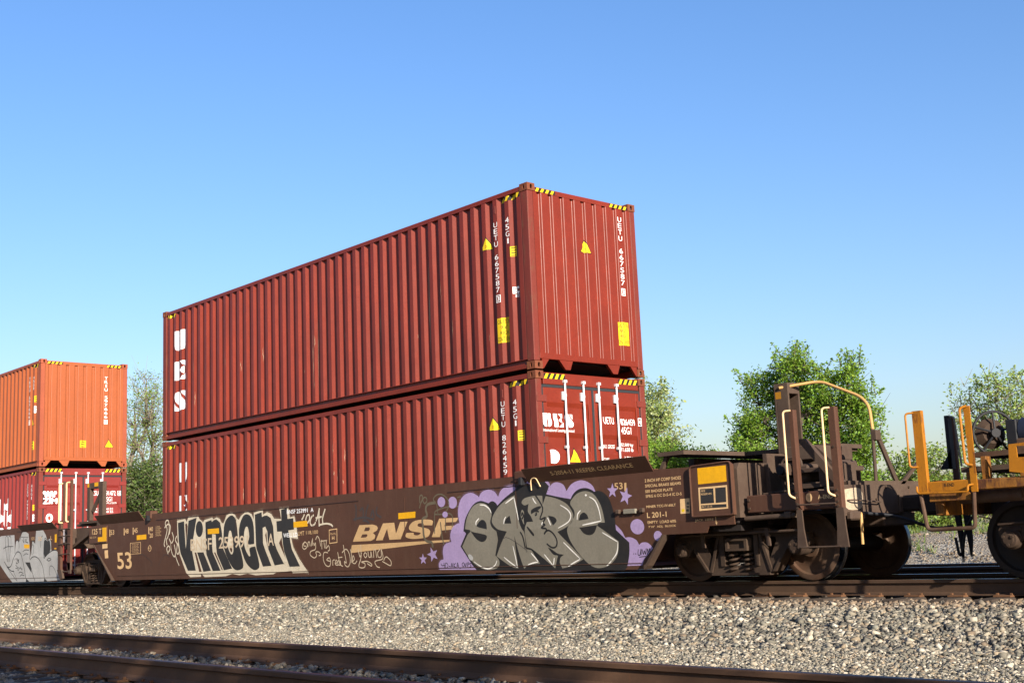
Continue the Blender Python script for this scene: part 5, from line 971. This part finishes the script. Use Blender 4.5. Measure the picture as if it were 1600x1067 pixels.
xb = rx(1573, 1.5); zb1, zb0_ = rz(1573, 696), rz(1573, 737)
MB().prism([(xb, zb0_), (xb+.6, zb0_-.1), (xb+.6, zb1+.03), (xb+.02, zb1+.01)], YR-.03, YR-.015, 'y', [[(xb+.10, zb0_+.14), (xb+.20, zb0_+.135), (xb+.20, zb0_+.25), (xb+.10, zb0_+.255)]]).build('bracket_plate', ye, rcar)
# far side post
fxp = rx(1480, 1.7, .9); MB().cbox(fxp, fxp+.05, .86, .96, 1.3, rz(1482, 649, .9), c=.004).build('ladder_stile', M['black_metal'], rcar); grab(rcar, [(fxp+.05, .9, rz(1482, 651, .9)), (fxp+.14, .86, rz(1482, 652, .9)), (fxp+.18, .86, 1.32)], .012, 'spray_grey')
MB().prism([(fxp-.12, 1.30), (fxp+.06, 1.30), (fxp+.06, 1.55)], .86, .9, 'y').build('brace', M['black_metal'], rcar)
MB().cbox(7.6, 10.5, -1.36, 1.36, .68, .78, c=.01).build('bolster_web', M['truck_dark'], rcar); MB().cyl((7.0, -1.25, .88), (1,0,0), .07, .7, 14).build('brake_pipe', M['wheel'], rcar, smooth=True)
MB().box(8.2, 10.5, -1.42, -1.38, .5, 1.5).build('side_panel', M['yellow_worn'], rcar)
truck(rcar, 7.98, dark=True)  # darker wheels here stand for the shade under the wagon
# ---------------------------------------------------------------- ground, tracks, ballast
RNG = np.random.default_rng(7)
SID_Z = -.252; SID_Y = -8.17; TR2_Y = 4.30; TR2_Z = -.01
def gz(y, x=0.):
    ys = [-40, -14.5, -11, -9.9, -6.6, -5.2, -3.2, -1.55, -1.25, 1.25, 1.55, 2.6, 3.0, 5.6, 6.0, 7.2, 9.6, 14, 30, 200]
    zs = [-1.3, -1.15, -.62, -.475, -.475, -.53, -.56, -.275, -.235, -.235, -.26, -.30, -.21, -.21, -.26, -.22, .42, .52, .3, -.5]
    return np.interp(y, ys, zs)
def ground_mat():
    m, t, b = new_mat('gravel_ground'); p = mapped(t, (1,1,1))
    v = nd(t, 'ShaderNodeTexVoronoi'); v.inputs['Scale'].default_value = 22; t.links.new(p, v.inputs['Vector'])
    c = mix(t, ramp(t, v.outputs['Distance'], .1, .7), (.11,.10,.085), (.30,.27,.22))
    c = mix(t, ramp(t, noise(t, p, .5, 5), .4, .6), c, (.17,.135,.095))
    t.links.new(c, b.inputs['Base Color']); b.inputs['Roughness'].default_value = .95
    bp = nd(t, 'ShaderNodeBump'); bp.inputs['Strength'].default_value = .8; bp.inputs['Distance'].default_value = .04
    t.links.new(v.outputs['Distance'], bp.inputs['Height']); t.links.new(bp.outputs[0], b.inputs['Normal']); return m
M['ground'] = ground_mat()
ysamp = sorted(set(list(np.linspace(-40, -10.5, 12))+list(np.linspace(-10.5, 10, 60))+list(np.linspace(10, 30, 12))+[60, 120, 200, 500, 1200]+[-120, -500]))
xs_ = [-1200, -400, -150, -80, -60, -40]+list(np.linspace(-30, 20, 34))+[30, 60, 150, 400]
v = []; f = []
for i, x in enumerate(xs_):
    for y in ysamp:
        z = float(gz(np.clip(y, -40, 200)))+ (.05*math.sin(x*1.3+y*2.1)*(abs(y) > 6.4)); v.append((x, y, z-.02))
n = len(ysamp)
for i in range(len(xs_)-1):
    for j in range(n-1): f.append((i*n+j, (i+1)*n+j, (i+1)*n+j+1, i*n+j+1))
g = MB().add(v, f).build('ground', M['ground']); tag(g, 'gravel and dirt ground under and around the tracks', 'ground', kind='structure'); shade_smooth(g, 60)
# rails
M['rail'] = paint('rusty_rail', (.105,.058,.034), .75, .2, .2, streak=.2, dust=.35, dustcol=(.17,.105,.065), rustcol=(.12,.05,.02), bump=.1)
M['rail_top'] = paint('polished_rail_head', (.42,.44,.48), .16, .06, 0, streak=0, metal=1, bump=0)
M['rail_rusty'] = paint('rusty_siding_rail', (.19,.098,.055), .75, .25, .3, streak=.35, dust=.35, dustcol=(.26,.15,.085), rustcol=(.17,.07,.03), bump=.15)
M['rail_top_dull'] = paint('dull_rail_head', (.13,.085,.07), .38, .2, .1, streak=0, metal=.4, bump=0)
M['tie'] = paint('weathered_sleeper', (.085,.062,.048), .9, .3, 0, streak=.3, dust=.4, dustcol=(.16,.12,.085), bump=.6)
M['plate'] = paint('rusty_tie_plate', (.20,.095,.045), .85, .3, .3, streak=0, rustcol=(.13,.05,.02), bump=.2)
RP = [(-.075,-.180),(.075,-.180),(.075,-.170),(.03,-.157),(.010,-.140),(.009,-.055),(.013,-.047),(.036,-.040),(.037,-.010),(.030,-.002),(.020,0),(-.020,0),(-.030,-.002),(-.037,-.010),(-.036,-.040),(-.013,-.047),(-.009,-.055),(-.010,-.140),(-.03,-.157),(-.075,-.170)]
def rail(parent, y, z, x0, x1, top):
    n = len(RP); o = org(parent); nx = 12; xs = np.linspace(x0, x1, nx); mb = MB(); V = [(x, y+a, z+b) for x in xs for a, b in RP]; F = []; mi = []
    for i in range(nx-1):
        for k in range(n): F.append((i*n+k, i*n+(k+1) % n, (i+1)*n+(k+1) % n, (i+1)*n+k)); mi.append(1 if k in (9, 10, 11) else 0)
    F += [tuple(range(n)), tuple(range((nx-1)*n, nx*n))]; mi += [0, 0]
    mb.add(V, F); mb.mi = mi; return mb.build('rail', [M['rail' if top == 'rail_top' else 'rail_rusty'], M[top]], parent)
def track(label, yc, z, x0, x1, tx0, tx1, top, plates, tie_dy=0, base_group=None):
    t = empty('railway_track', (0, yc, z-.18), label, 'track', kind='structure'); rt = random.Random(int(yc*10))
    for s in (-1, 1): rail(t, yc+s*.755, z, x0, x1, top)
    tm = [MB().cbox(-.115, .115, -1.30, 1.30, -.19, -.012, c=.012).mesh('sleeper') for _ in range(1)][0]; tm.materials.append(M['tie'])
    pm = MB().cbox(-.10, .10, -.17, .17, -.012, .010, c=.004).cbox(-.095, -.065, -.115, -.085, .008, .030, c=.004).cbox(.065, .095, -.115, -.085, .008, .030, c=.004).cbox(.065, .095, .085, .115, .008, .030, c=.004).mesh('tie_plate'); pm.materials.append(M['plate'])
    x = tx0
    while x < tx1:
        o = bpy.data.objects.new('sleeper', tm); COL.objects.link(o); o.parent = t; o.location = (x, rt.uniform(-.05, .05), 0); o.rotation_euler = (0, 0, rt.uniform(-.015, .015)); o.scale = (rt.uniform(.92, 1.05), 1, 1)
        for s in (-1, 1):
            if plates(x, s):
                q = bpy.data.objects.new('tie_plate', pm); COL.objects.link(q); q.parent = t; q.location = (x, s*.755, 0)
                if s > 0: q.rotation_euler = (0, 0, math.pi)
        x += .52+rt.uniform(-.02, .02)
    return t
track('main railway track carrying the train', 0, 0, -90, 25, -24, 11, 'rail_top', lambda x, s: s < 0 and x > -16)
track('rusty siding track in the shaded foreground', SID_Y, SID_Z, -90, 25, -7, 12, 'rail_top_dull', lambda x, s: x > -6)
track('second railway track behind the train', TR2_Y, TR2_Z, -90, 30, -10, 9, 'rail_top', lambda x, s: False)
# stones
ICO = None
def ico():
    p = (1+5**.5)/2; V = np.array([(-1,p,0),(1,p,0),(-1,-p,0),(1,-p,0),(0,-1,p),(0,1,p),(0,-1,-p),(0,1,-p),(p,0,-1),(p,0,1),(-p,0,-1),(-p,0,1)], float); V /= np.linalg.norm(V[0])
    F = np.array([(0,11,5),(0,5,1),(0,1,7),(0,7,10),(0,10,11),(1,5,9),(5,11,4),(11,10,2),(10,7,6),(7,1,8),(3,9,4),(3,4,2),(3,2,6),(3,6,8),(3,8,9),(4,9,5),(2,4,11),(6,2,10),(8,6,7),(9,8,1)]); return V, F
def stones(name, P, S_, cols, label, cat, mat, flatz=.75, low=False):
    V0 = np.array([(x_, y_, z_) for x_ in (-1,1) for y_ in (-1,1) for z_ in (-1,1)], float)*.72; F0 = np.array([(0,1,3),(0,3,2),(4,6,7),(4,7,5),(0,4,5),(0,5,1),(2,3,7),(2,7,6),(0,2,6),(0,6,4),(1,5,7),(1,7,3)])
    if low:                                   # eight-sided chips for the far part
        V0 = np.array([(1,0,0),(-1,0,0),(0,1,0),(0,-1,0),(0,0,1),(0,0,-1)], float); F0 = np.array([(0,2,4),(2,1,4),(1,3,4),(3,0,4),(2,0,5),(1,2,5),(3,1,5),(0,3,5)])
    n = len(P); nv, nf = len(V0), len(F0)
    base = V0[None]*(1+RNG.uniform(-.35, .35, (n, nv, 1)))+RNG.uniform(-.24, .24, (n, nv, 3))
    base = base*np.stack([RNG.uniform(.75, 1.35, n), RNG.uniform(.65, 1.05, n), RNG.uniform(.5, .95, n)], 1)[:, None, :]
    q = RNG.normal(size=(n, 4)); q /= np.linalg.norm(q, axis=1)[:, None]; w_, x, y, z = q.T
    Rm = np.stack([1-2*(y*y+z*z), 2*(x*y-z*w_), 2*(x*z+y*w_), 2*(x*y+z*w_), 1-2*(x*x+z*z), 2*(y*z-x*w_), 2*(x*z-y*w_), 2*(y*z+x*w_), 1-2*(x*x+y*y)], 1).reshape(n, 3, 3)
    W = np.einsum('nij,nvj->nvi', Rm, base)*S_[:, None, None]; W[:, :, 2] *= flatz; W += P[:, None, :]
    F = (F0[None]+(np.arange(n)*nv)[:, None, None]).reshape(-1, 3)
    me = bpy.data.meshes.new(name); me.vertices.add(n*nv); me.vertices.foreach_set('co', W.reshape(-1).astype(np.float32))
    me.loops.add(len(F)*3); me.loops.foreach_set('vertex_index', F.reshape(-1).astype(np.int32)); me.polygons.add(len(F)); me.polygons.foreach_set('loop_start', np.arange(0, len(F)*3, 3, dtype=np.int32))
    me.update(calc_edges=True); ca = me.color_attributes.new('col', 'FLOAT_COLOR', 'POINT')
    c4 = np.ones((n, nv, 4), np.float32); c4[:, :, :3] = cols[:, None, :]; ca.data.foreach_set('color', c4.reshape(-1))
    o = link(name, me, mat); return tag(o, label, cat, kind='stuff')
m, t, b = new_mat('ballast_stone'); a = nd(t, 'ShaderNodeAttribute'); a.attribute_name = 'col'; p = mapped(t, (1,1,1))
c = mix(t, ramp(t, noise(t, p, 45, 4), .3, .7), a.outputs['Color'], (.5,.46,.40), 'MULTIPLY'); c2 = mix(t, .45, a.outputs['Color'], c); t.links.new(c2, b.inputs['Base Color']); b.inputs['Roughness'].default_value = .85; M['stone'] = m
def stone_cols(n, bright=1., rusty=None):
    pal = np.array([(.33,.30,.24),(.24,.225,.18),(.45,.39,.30),(.68,.60,.48),(.13,.12,.10),(.50,.38,.24),(.28,.20,.13),(.78,.72,.61),(.28,.285,.245)])
    k = RNG.choice(len(pal), n, p=[.19,.17,.16,.12,.12,.08,.04,.05,.07]); c = (pal[k]*.75+pal[k].mean(1)[:, None]*.25)*RNG.uniform(.8, 1.2, (n, 1))*bright*.47*np.array((1.03, .99, .89))
    if rusty is not None: c = c*(1-rusty[:, None])+np.array((.20,.12,.065))*RNG.uniform(.7, 1.2, (n, 1))*rusty[:, None]
    return c
def scatter(n, x0, x1, y0, y1, margin=160, ok=None):
    P = np.stack([RNG.uniform(x0, x1, n), RNG.uniform(y0, y1, n), np.zeros(n)], 1); P[:, 2] = gz(P[:, 1])
    d = P-CAM; zz = d@cf; k = zz > .5; px = 800+FPX*(d@cr)/np.where(k, zz, 1); k &= (px > -margin) & (px < 1600+margin)
    if ok is not None: k &= ok(P)
    return P[k]
def not_track(yc, hard=.20):
    def f_(P):
        a = np.abs(np.abs(P[:, 1]-yc)-.755) > .085
        return a
    return f_
nearok = not_track(SID_Y); mainok = not_track(0)
def tie_clear(P): return ~((P[:, 1] > -1.28) & (RNG.random(len(P)) < .62))
# coarse shoulder of the main track
P = scatter(64000, -9, 11, -3.5, -1.0, ok=lambda P: mainok(P) & tie_clear(P)); S0 = RNG.uniform(.015, .031, len(P))*np.where(RNG.random(len(P)) < .08, 1.55, 1)
P[:, 2] += S0*RNG.uniform(-.1, .75, len(P)); rusty = np.clip((P[:, 1]+1.75)/.5, 0, .75)*RNG.uniform(.2, 1, len(P))
stones('ballast', P, S0, stone_cols(len(P), 1.0, rusty), 'coarse grey and white ballast sloping down from the main track', 'ballast', M['stone'])
# fine gravel between the tracks
P = scatter(90000, -6, 11, -7.35, -3.0); S0 = RNG.uniform(.009, .026, len(P))*np.where(RNG.random(len(P)) < .05, 1.7, 1); P[:, 2] += S0*RNG.uniform(-.2, .5, len(P))
stones('gravel', P, S0, stone_cols(len(P), 1.12), 'fine pale gravel between the siding and the main track', 'gravel', M['stone'], .65, low=True)
# far left, seen small
P = scatter(46000, -42, -5.5, -7.3, -1.0, margin=60, ok=lambda P: mainok(P) & tie_clear(P)); S0 = RNG.uniform(.025, .050, len(P)); P[:, 2] += S0*RNG.uniform(-.1, .6, len(P)); rusty = np.clip((P[:, 1]+1.75)/.5, 0, .7)*RNG.uniform(.2, 1, len(P))
stones('ballast', P, S0, stone_cols(len(P), 1.08, rusty), 'distant pale ballast beside the main track at the left', 'ballast', M['stone'], low=True)
# siding bed
P = scatter(16000, -9, 11, -10.4, -6.9, ok=nearok); S0 = RNG.uniform(.015, .036, len(P)); P[:, 2] += S0*RNG.uniform(-.1, .6, len(P))+.03*(np.abs(P[:, 1]-SID_Y) < .7)
stones('ballast', P, S0, stone_cols(len(P), .95, RNG.uniform(0, .35, len(P))), 'stones between and beside the siding rails in the foreground', 'ballast', M['stone'])
# behind
P = scatter(14000, -34, 9, 2.3, 6.3, margin=40, ok=not_track(TR2_Y)); S0 = RNG.uniform(.03, .055, len(P)); P[:, 2] += S0*.4
stones('ballast', P, S0, stone_cols(len(P), 1.05), 'pale ballast of the second track behind the train', 'ballast', M['stone'], low=True)
P = scatter(9000, -8, 8, 6.2, 11, margin=20); S0 = RNG.uniform(.012, .034, len(P))*np.where(RNG.random(len(P)) < .03, 2.2, 1); P[:, 2] += S0*.3
stones('gravel', P, S0, stone_cols(len(P), .8, RNG.uniform(0, .5, len(P))), 'earthy gravel bank behind the wagon coupling', 'gravel', M['stone'], low=True)

# ---------------------------------------------------------------- plants
def leaf_mat(name, col, trans=.4, var=.35):
    m, t, b = new_mat(name); a = nd(t, 'ShaderNodeAttribute'); a.attribute_name = 'col'
    col = tuple(x*.85 for x in col); c = mix(t, 1.0, a.outputs['Color'], col, 'MULTIPLY'); t.links.new(c, b.inputs['Base Color']); b.inputs['Roughness'].default_value = .5; b.inputs['Specular IOR Level'].default_value = .35
    tr = nd(t, 'ShaderNodeBsdfTranslucent'); c2 = mix(t, 1.0, c, (1.3,1.35,.7), 'MULTIPLY'); t.links.new(c2, tr.inputs[0]); ms = nd(t, 'ShaderNodeMixShader'); ms.inputs[0].default_value = trans
    out = t.nodes['Material Output']; t.links.new(b.outputs[0], ms.inputs[1]); t.links.new(tr.outputs[0], ms.inputs[2]); t.links.new(ms.outputs[0], out.inputs[0]); return m
M['leaf_green'] = leaf_mat('leaf_green', (.195,.315,.040), .5); M['leaf_pale'] = leaf_mat('leaf_pale', (.25,.31,.10)); M['leaf_yellow'] = leaf_mat('leaf_yellow', (.25,.34,.085)); M['leaf_grey'] = leaf_mat('leaf_grey', (.21,.29,.065), .5); M['leaf_dark'] = leaf_mat('leaf_dark', (.085,.125,.030)); M['grass'] = leaf_mat('grass', (.15,.21,.045))
M['bark'] = paint('bark', (.13,.10,.075), .9, .3, 0, streak=.3, bump=.6); M['bark_pale'] = paint('bark_pale', (.32,.26,.19), .9, .3, 0, streak=.3, bump=.4)
def leaves(name, P, size, mat, parent, var=.35, up=.35, blossom=None):
    n = len(P); a = RNG.normal(size=(n, 3)); a[:, 2] *= .7; a /= np.linalg.norm(a, axis=1)[:, None]; b_ = RNG.normal(size=(n, 3)); b_ -= a*(a*b_).sum(1)[:, None]; b_ /= np.linalg.norm(b_, axis=1)[:, None]
    s = (size*RNG.uniform(.6, 1.3, n))[:, None]; c = np.cross(a, b_)
    V = np.stack([P-a*s, P+b_*s*.55+c*s*.12, P+a*s, P-b_*s*.55+c*s*.12], 1)
    me = bpy.data.meshes.new(name); o = org(parent); V = V-o; me.vertices.add(n*4); me.vertices.foreach_set('co', V.reshape(-1).astype(np.float32)); me.loops.add(n*4); me.loops.foreach_set('vertex_index', np.arange(n*4, dtype=np.int32)); me.polygons.add(n); me.polygons.foreach_set('loop_start', np.arange(0, n*4, 4, dtype=np.int32)); me.update(calc_edges=True)
    ca = me.color_attributes.new('col', 'FLOAT_COLOR', 'POINT'); k = RNG.uniform(1-var, 1+var, (n, 1)); col = np.concatenate([k*RNG.uniform(.85, 1.2, (n, 1)), k, k*RNG.uniform(.8, 1.2, (n, 1))], 1)
    if blossom is not None: q = RNG.random(n) < blossom; col[q] = np.array((2.0,1.75,2.9))*RNG.uniform(.8, 1.1, (q.sum(), 1))
    c4 = np.ones((n, 4, 4), np.float32); c4[:, :, :3] = col[:, None, :]; ca.data.foreach_set('color', c4.reshape(-1)); return link(name, me, mat, parent)
def tree(name, label, base, lobes, n_clump, per, sig, size, lm, seed, r0=.12, stems=3, bark='bark', cat='tree', group=None, shoots=0, blossom=None, kind='plain'):
    # lobes: (dx, dy, z, rx, ry, rz) ellipsoids of the crown, relative to the base
    rs = np.random.default_rng(seed); base = np.array(base, float); t = empty(name, base, label, cat, group)
    L = np.array(lobes, float); wv = L[:, 3]*L[:, 5]; C = []; 
    for k in rs.choice(len(L), n_clump, p=wv/wv.sum()):
        d = rs.normal(size=3); d /= np.linalg.norm(d); q = rs.uniform(.25, 1)**.45; C.append(base+L[k, :3]+d*L[k, 3:]*q)
    C = np.array(C); wood = MB(); zt = L[:, 2].max(); tips = []
    # stems
    SP = []
    for s in range(stems):
        lb = L[s % len(L)]; top = base+lb[:3]+np.array((0, 0, lb[5]*.55)); p0 = base+np.array((rs.uniform(-.25, .25), rs.uniform(-.2, .2), -.1))
        pts = [p0+(top-p0)*q+np.array((rs.normal()*.12, rs.normal()*.12, 0))*math.sin(math.pi*q)*2 for q in np.linspace(0, 1, 9)]
        wood.tube(pts, r0, 7, rs=[r0*(1-.86*q) for q in np.linspace(0, 1, 9)]); SP += [(p, r0*(1-.86*q)) for p, q in zip(pts, np.linspace(0, 1, 9))]
    SPp = np.array([p for p, _ in SP]); SPr = np.array([r for _, r in SP])
    PL = []
    for c in C:
        d = np.linalg.norm(SPp-c, axis=1)+np.where(SPp[:, 2] > c[2]-.1, 2., 0); i = int(np.argmin(d)); a = SPp[i]
        mid = (a+c)/2+np.array((0, 0, -.08*np.linalg.norm(c-a)))+rs.normal(size=3)*.08; pts = [a, (a+mid)/2, mid, (mid+c)/2+rs.normal(size=3)*.05, c, c+(c-mid)*.35]
        ra = min(SPr[i]*.6, .035+.0*d[i]); wood.tube(pts, ra, 4, rs=[ra, ra*.8, ra*.6, ra*.45, ra*.3, ra*.1], cap=False)
        # leaves along the outer half of the twig and around it
        q = rs.uniform(.35, 1.35, per); seg = np.outer(1-np.clip(q, 0, 1), mid)+np.outer(np.clip(q, 0, 1), c)+np.outer(np.clip(q-1, 0, 1), c-mid)
        PL.append(seg+rs.normal(size=(per, 3))*sig*np.array((1, 1, .8)))
        for _ in range(2):
            e = c+rs.normal(size=3)*sig*1.6; wood.tube([mid*.3+c*.7, e], .008, 3, rs=[.009, .004], cap=False)
    for s in range(shoots):                              # upright whips above the crown
        k = rs.integers(len(L)); ang = rs.uniform(0, 6.28); a = base+L[k, :3]+L[k, 3:]*np.array((math.cos(ang)*.75, math.sin(ang)*.75, .55)); h = rs.uniform(.15, .55); e = a+np.array((rs.normal()*.14+math.cos(ang)*.18, rs.normal()*.14, h))
        wood.tube([a, (a+e)/2, e], .012, 3, rs=[.016, .010, .004], cap=False); q = rs.uniform(0, 1.05, 46)[:, None]; PL.append(a+(e-a)*q+rs.normal(size=(46, 3))*(.10*(1.15-q)))
    wood.build('trunk', M[bark], t); leaves('crown', np.concatenate(PL), size, M[lm], t, blossom=blossom); return t
def tx(px, Y, z=1.): return xof(px, Y, z)
def ground_at(Y): return float(gz(Y))
Yt = 15.; bx = tx(1262, Yt); mt = abs(tx(1263, Yt)-bx)          # metres per photo pixel across
Z = lambda px, py, Y: at(px, py, Y)[2]
tg = 'trees growing behind the train'
def W(px, Y): return tx(px, Y, 3.)
def lobes_px(bx_, by, Y, L):      # (px, py, half width px, half height px) -> lobes
    out = []
    for px, py, hw, hh in L:
        z = at(px, py, Y)[2]; x = xof(px, Y, z); s = np.linalg.norm(np.array((x, Y, z))-CAM)/FPX
        out.append((x-bx_, RNG.uniform(-.3, .3), z-by, hw*s*1.05, hw*s, hh*s))
    return out
def ptree(name, label, px0, Y, L, n_clump, per, sig, size, lm, seed, **k):
    x = tx(px0, Y); g0 = ground_at(Y); return tree(name, label, (x, Y, g0), lobes_px(x, g0, Y, L), n_clump, per, sig, size, lm, seed, group=tg, **k)
ptree('broadleaf_tree', 'bright green bushy tree behind the brown brake column and handrail', 1262, 15, [(1162,690,24,44), (1186,630,26,52), (1212,596,20,38), (1250,582,22,44), (1248,650,46,50), (1290,606,22,36), (1334,600,18,46), (1312,660,40,44), (1352,640,22,38), (1368,690,20,26), (1200,710,50,44), (1262,730,60,44), (1325,735,50,46), (1265,810,90,50)], 680, 92, .125, .043, 'leaf_green', 3, r0=.08, stems=9, shoots=60)
ptree('broadleaf_tree', 'pale green tree in blossom, half hidden by the red containers', 985, 20, [(985,640,62,50), (1040,672,36,34), (1000,720,70,40), (960,760,80,50)], 300, 70, .17, .06, 'leaf_pale', 5, r0=.13, stems=5, bark='bark', shoots=20, blossom=.10)
ptree('shrub', 'dark green bush low between the containers and the loading guide', 1055, 17, [(1030,715,50,28), (1075,722,40,26), (1110,740,38,28), (1010,770,80,40)], 180, 70, .15, .055, 'leaf_green', 11, r0=.05, stems=5, cat='bush')
ptree('broadleaf_tree', 'tall sparse young tree behind the handbrake wheel, right edge', 1572, 19, [(1520,640,32,42), (1570,622,34,42), (1605,640,40,48), (1560,690,60,38), (1620,700,50,50), (1570,770,70,55)], 280, 34, .16, .043, 'leaf_yellow', 8, r0=.09, stems=7, bark='bark_pale', shoots=34)
ptree('broadleaf_tree', 'small light green tree behind the yellow ladder post', 1425, 24, [(1425,738,36,32), (1468,735,38,36), (1400,780,50,40), (1470,790,55,40)], 220, 60, .16, .055, 'leaf_grey', 9, r0=.07, stems=5, shoots=20)
ptree('poplar_tree', 'thin tree with bare pale branches between the orange and red containers', 222, 14, [(222,612,30,34), (212,660,34,40), (240,650,30,46), (225,705,40,30)], 190, 20, .25, .055, 'leaf_grey', 21, r0=.15, stems=6, bark='bark_pale', shoots=5)
ptree('shrub', 'olive tangled bush at the foot of the thin tree, left of the red stack', 225, 11, [(215,755,45,30), (245,775,40,36), (205,790,50,40), (232,735,26,18)], 230, 60, .24, .070, 'leaf_dark', 23, r0=.07, stems=6, bark='bark_pale', cat='bush')
# shade trees standing behind the photographer, out of frame
for k, (x, y, h) in enumerate(((18.5,-15.2,9.2), (24.5,-15.4,9.4), (31,-15.5,9.3), (37,-15.6,9.6))):
    tree('shade_tree', ['round leafy tree behind the photographer, nearest the siding', 'tall leafy tree behind the photographer', 'tallest leafy tree farthest behind the photographer', 'small leafy tree beside the photographer'][k], (x, y, -1.1), [(0,0,h*.72,h*.24,h*.24,h*.26), (1,-.6,h*.55,h*.24,h*.24,h*.2), (-1.4,.1,h*.6,h*.2,h*.2,h*.2)], 110, 25, .55, .20, 'leaf_green', 40+k, r0=.22, stems=3, group='shade trees out of frame')
# weeds on the bank
n = 5200; Q = np.stack([RNG.uniform(-26, 7, n), RNG.uniform(7.6, 15, n), np.zeros(n)], 1)
k = np.sin(Q[:, 0]*2.3)+np.sin(Q[:, 1]*3.1+Q[:, 0])+RNG.normal(size=n)*.7 > np.interp(Q[:, 1], [7.6, 8.4, 9.2, 10], [2.7, 2.1, 1.4, .4]); Q = Q[k]; Q[:, 2] = gz(Q[:, 1])
n = len(Q); bl = 7; Pb = np.repeat(Q, bl, 0)+np.concatenate([RNG.normal(size=(n*bl, 2))*.06, np.zeros((n*bl, 1))], 1); hgt = RNG.uniform(.05, .24, n*bl)*np.repeat(RNG.uniform(.5, 1.2, n), bl); ln = RNG.normal(size=(n*bl, 2))*.08; wd = RNG.normal(size=(n*bl, 2)); wd = wd/np.linalg.norm(wd, axis=1)[:, None]*.011
zc = np.zeros(n*bl); V = np.stack([np.stack([Pb[:, 0]-wd[:, 0], Pb[:, 1]-wd[:, 1], Pb[:, 2]-.02], 1), np.stack([Pb[:, 0]+wd[:, 0], Pb[:, 1]+wd[:, 1], Pb[:, 2]-.02], 1), np.stack([Pb[:, 0]+ln[:, 0], Pb[:, 1]+ln[:, 1], Pb[:, 2]+hgt], 1)], 1)
me = bpy.data.meshes.new('weeds'); N = n*bl; me.vertices.add(N*3); me.vertices.foreach_set('co', V.reshape(-1).astype(np.float32)); me.loops.add(N*3); me.loops.foreach_set('vertex_index', np.arange(N*3, dtype=np.int32)); me.polygons.add(N); me.polygons.foreach_set('loop_start', np.arange(0, N*3, 3, dtype=np.int32)); me.update(calc_edges=True)
ca = me.color_attributes.new('col', 'FLOAT_COLOR', 'POINT'); kk = RNG.uniform(.6, 1.3, (N, 1)); c4 = np.ones((N, 3, 4), np.float32); c4[:, :, :3] = np.concatenate([kk*RNG.uniform(.8, 1.3, (N, 1)), kk, kk], 1)[:, None, :]; ca.data.foreach_set('color', c4.reshape(-1))
tag(link('weeds', me, M['grass']), 'green weeds and grass on the gravel bank behind the train', 'weeds', kind='stuff')
for o in scene.objects:
    if 'org' in o: del o['org']
scene.render.resolution_x = 1024; scene.render.resolution_y = 682
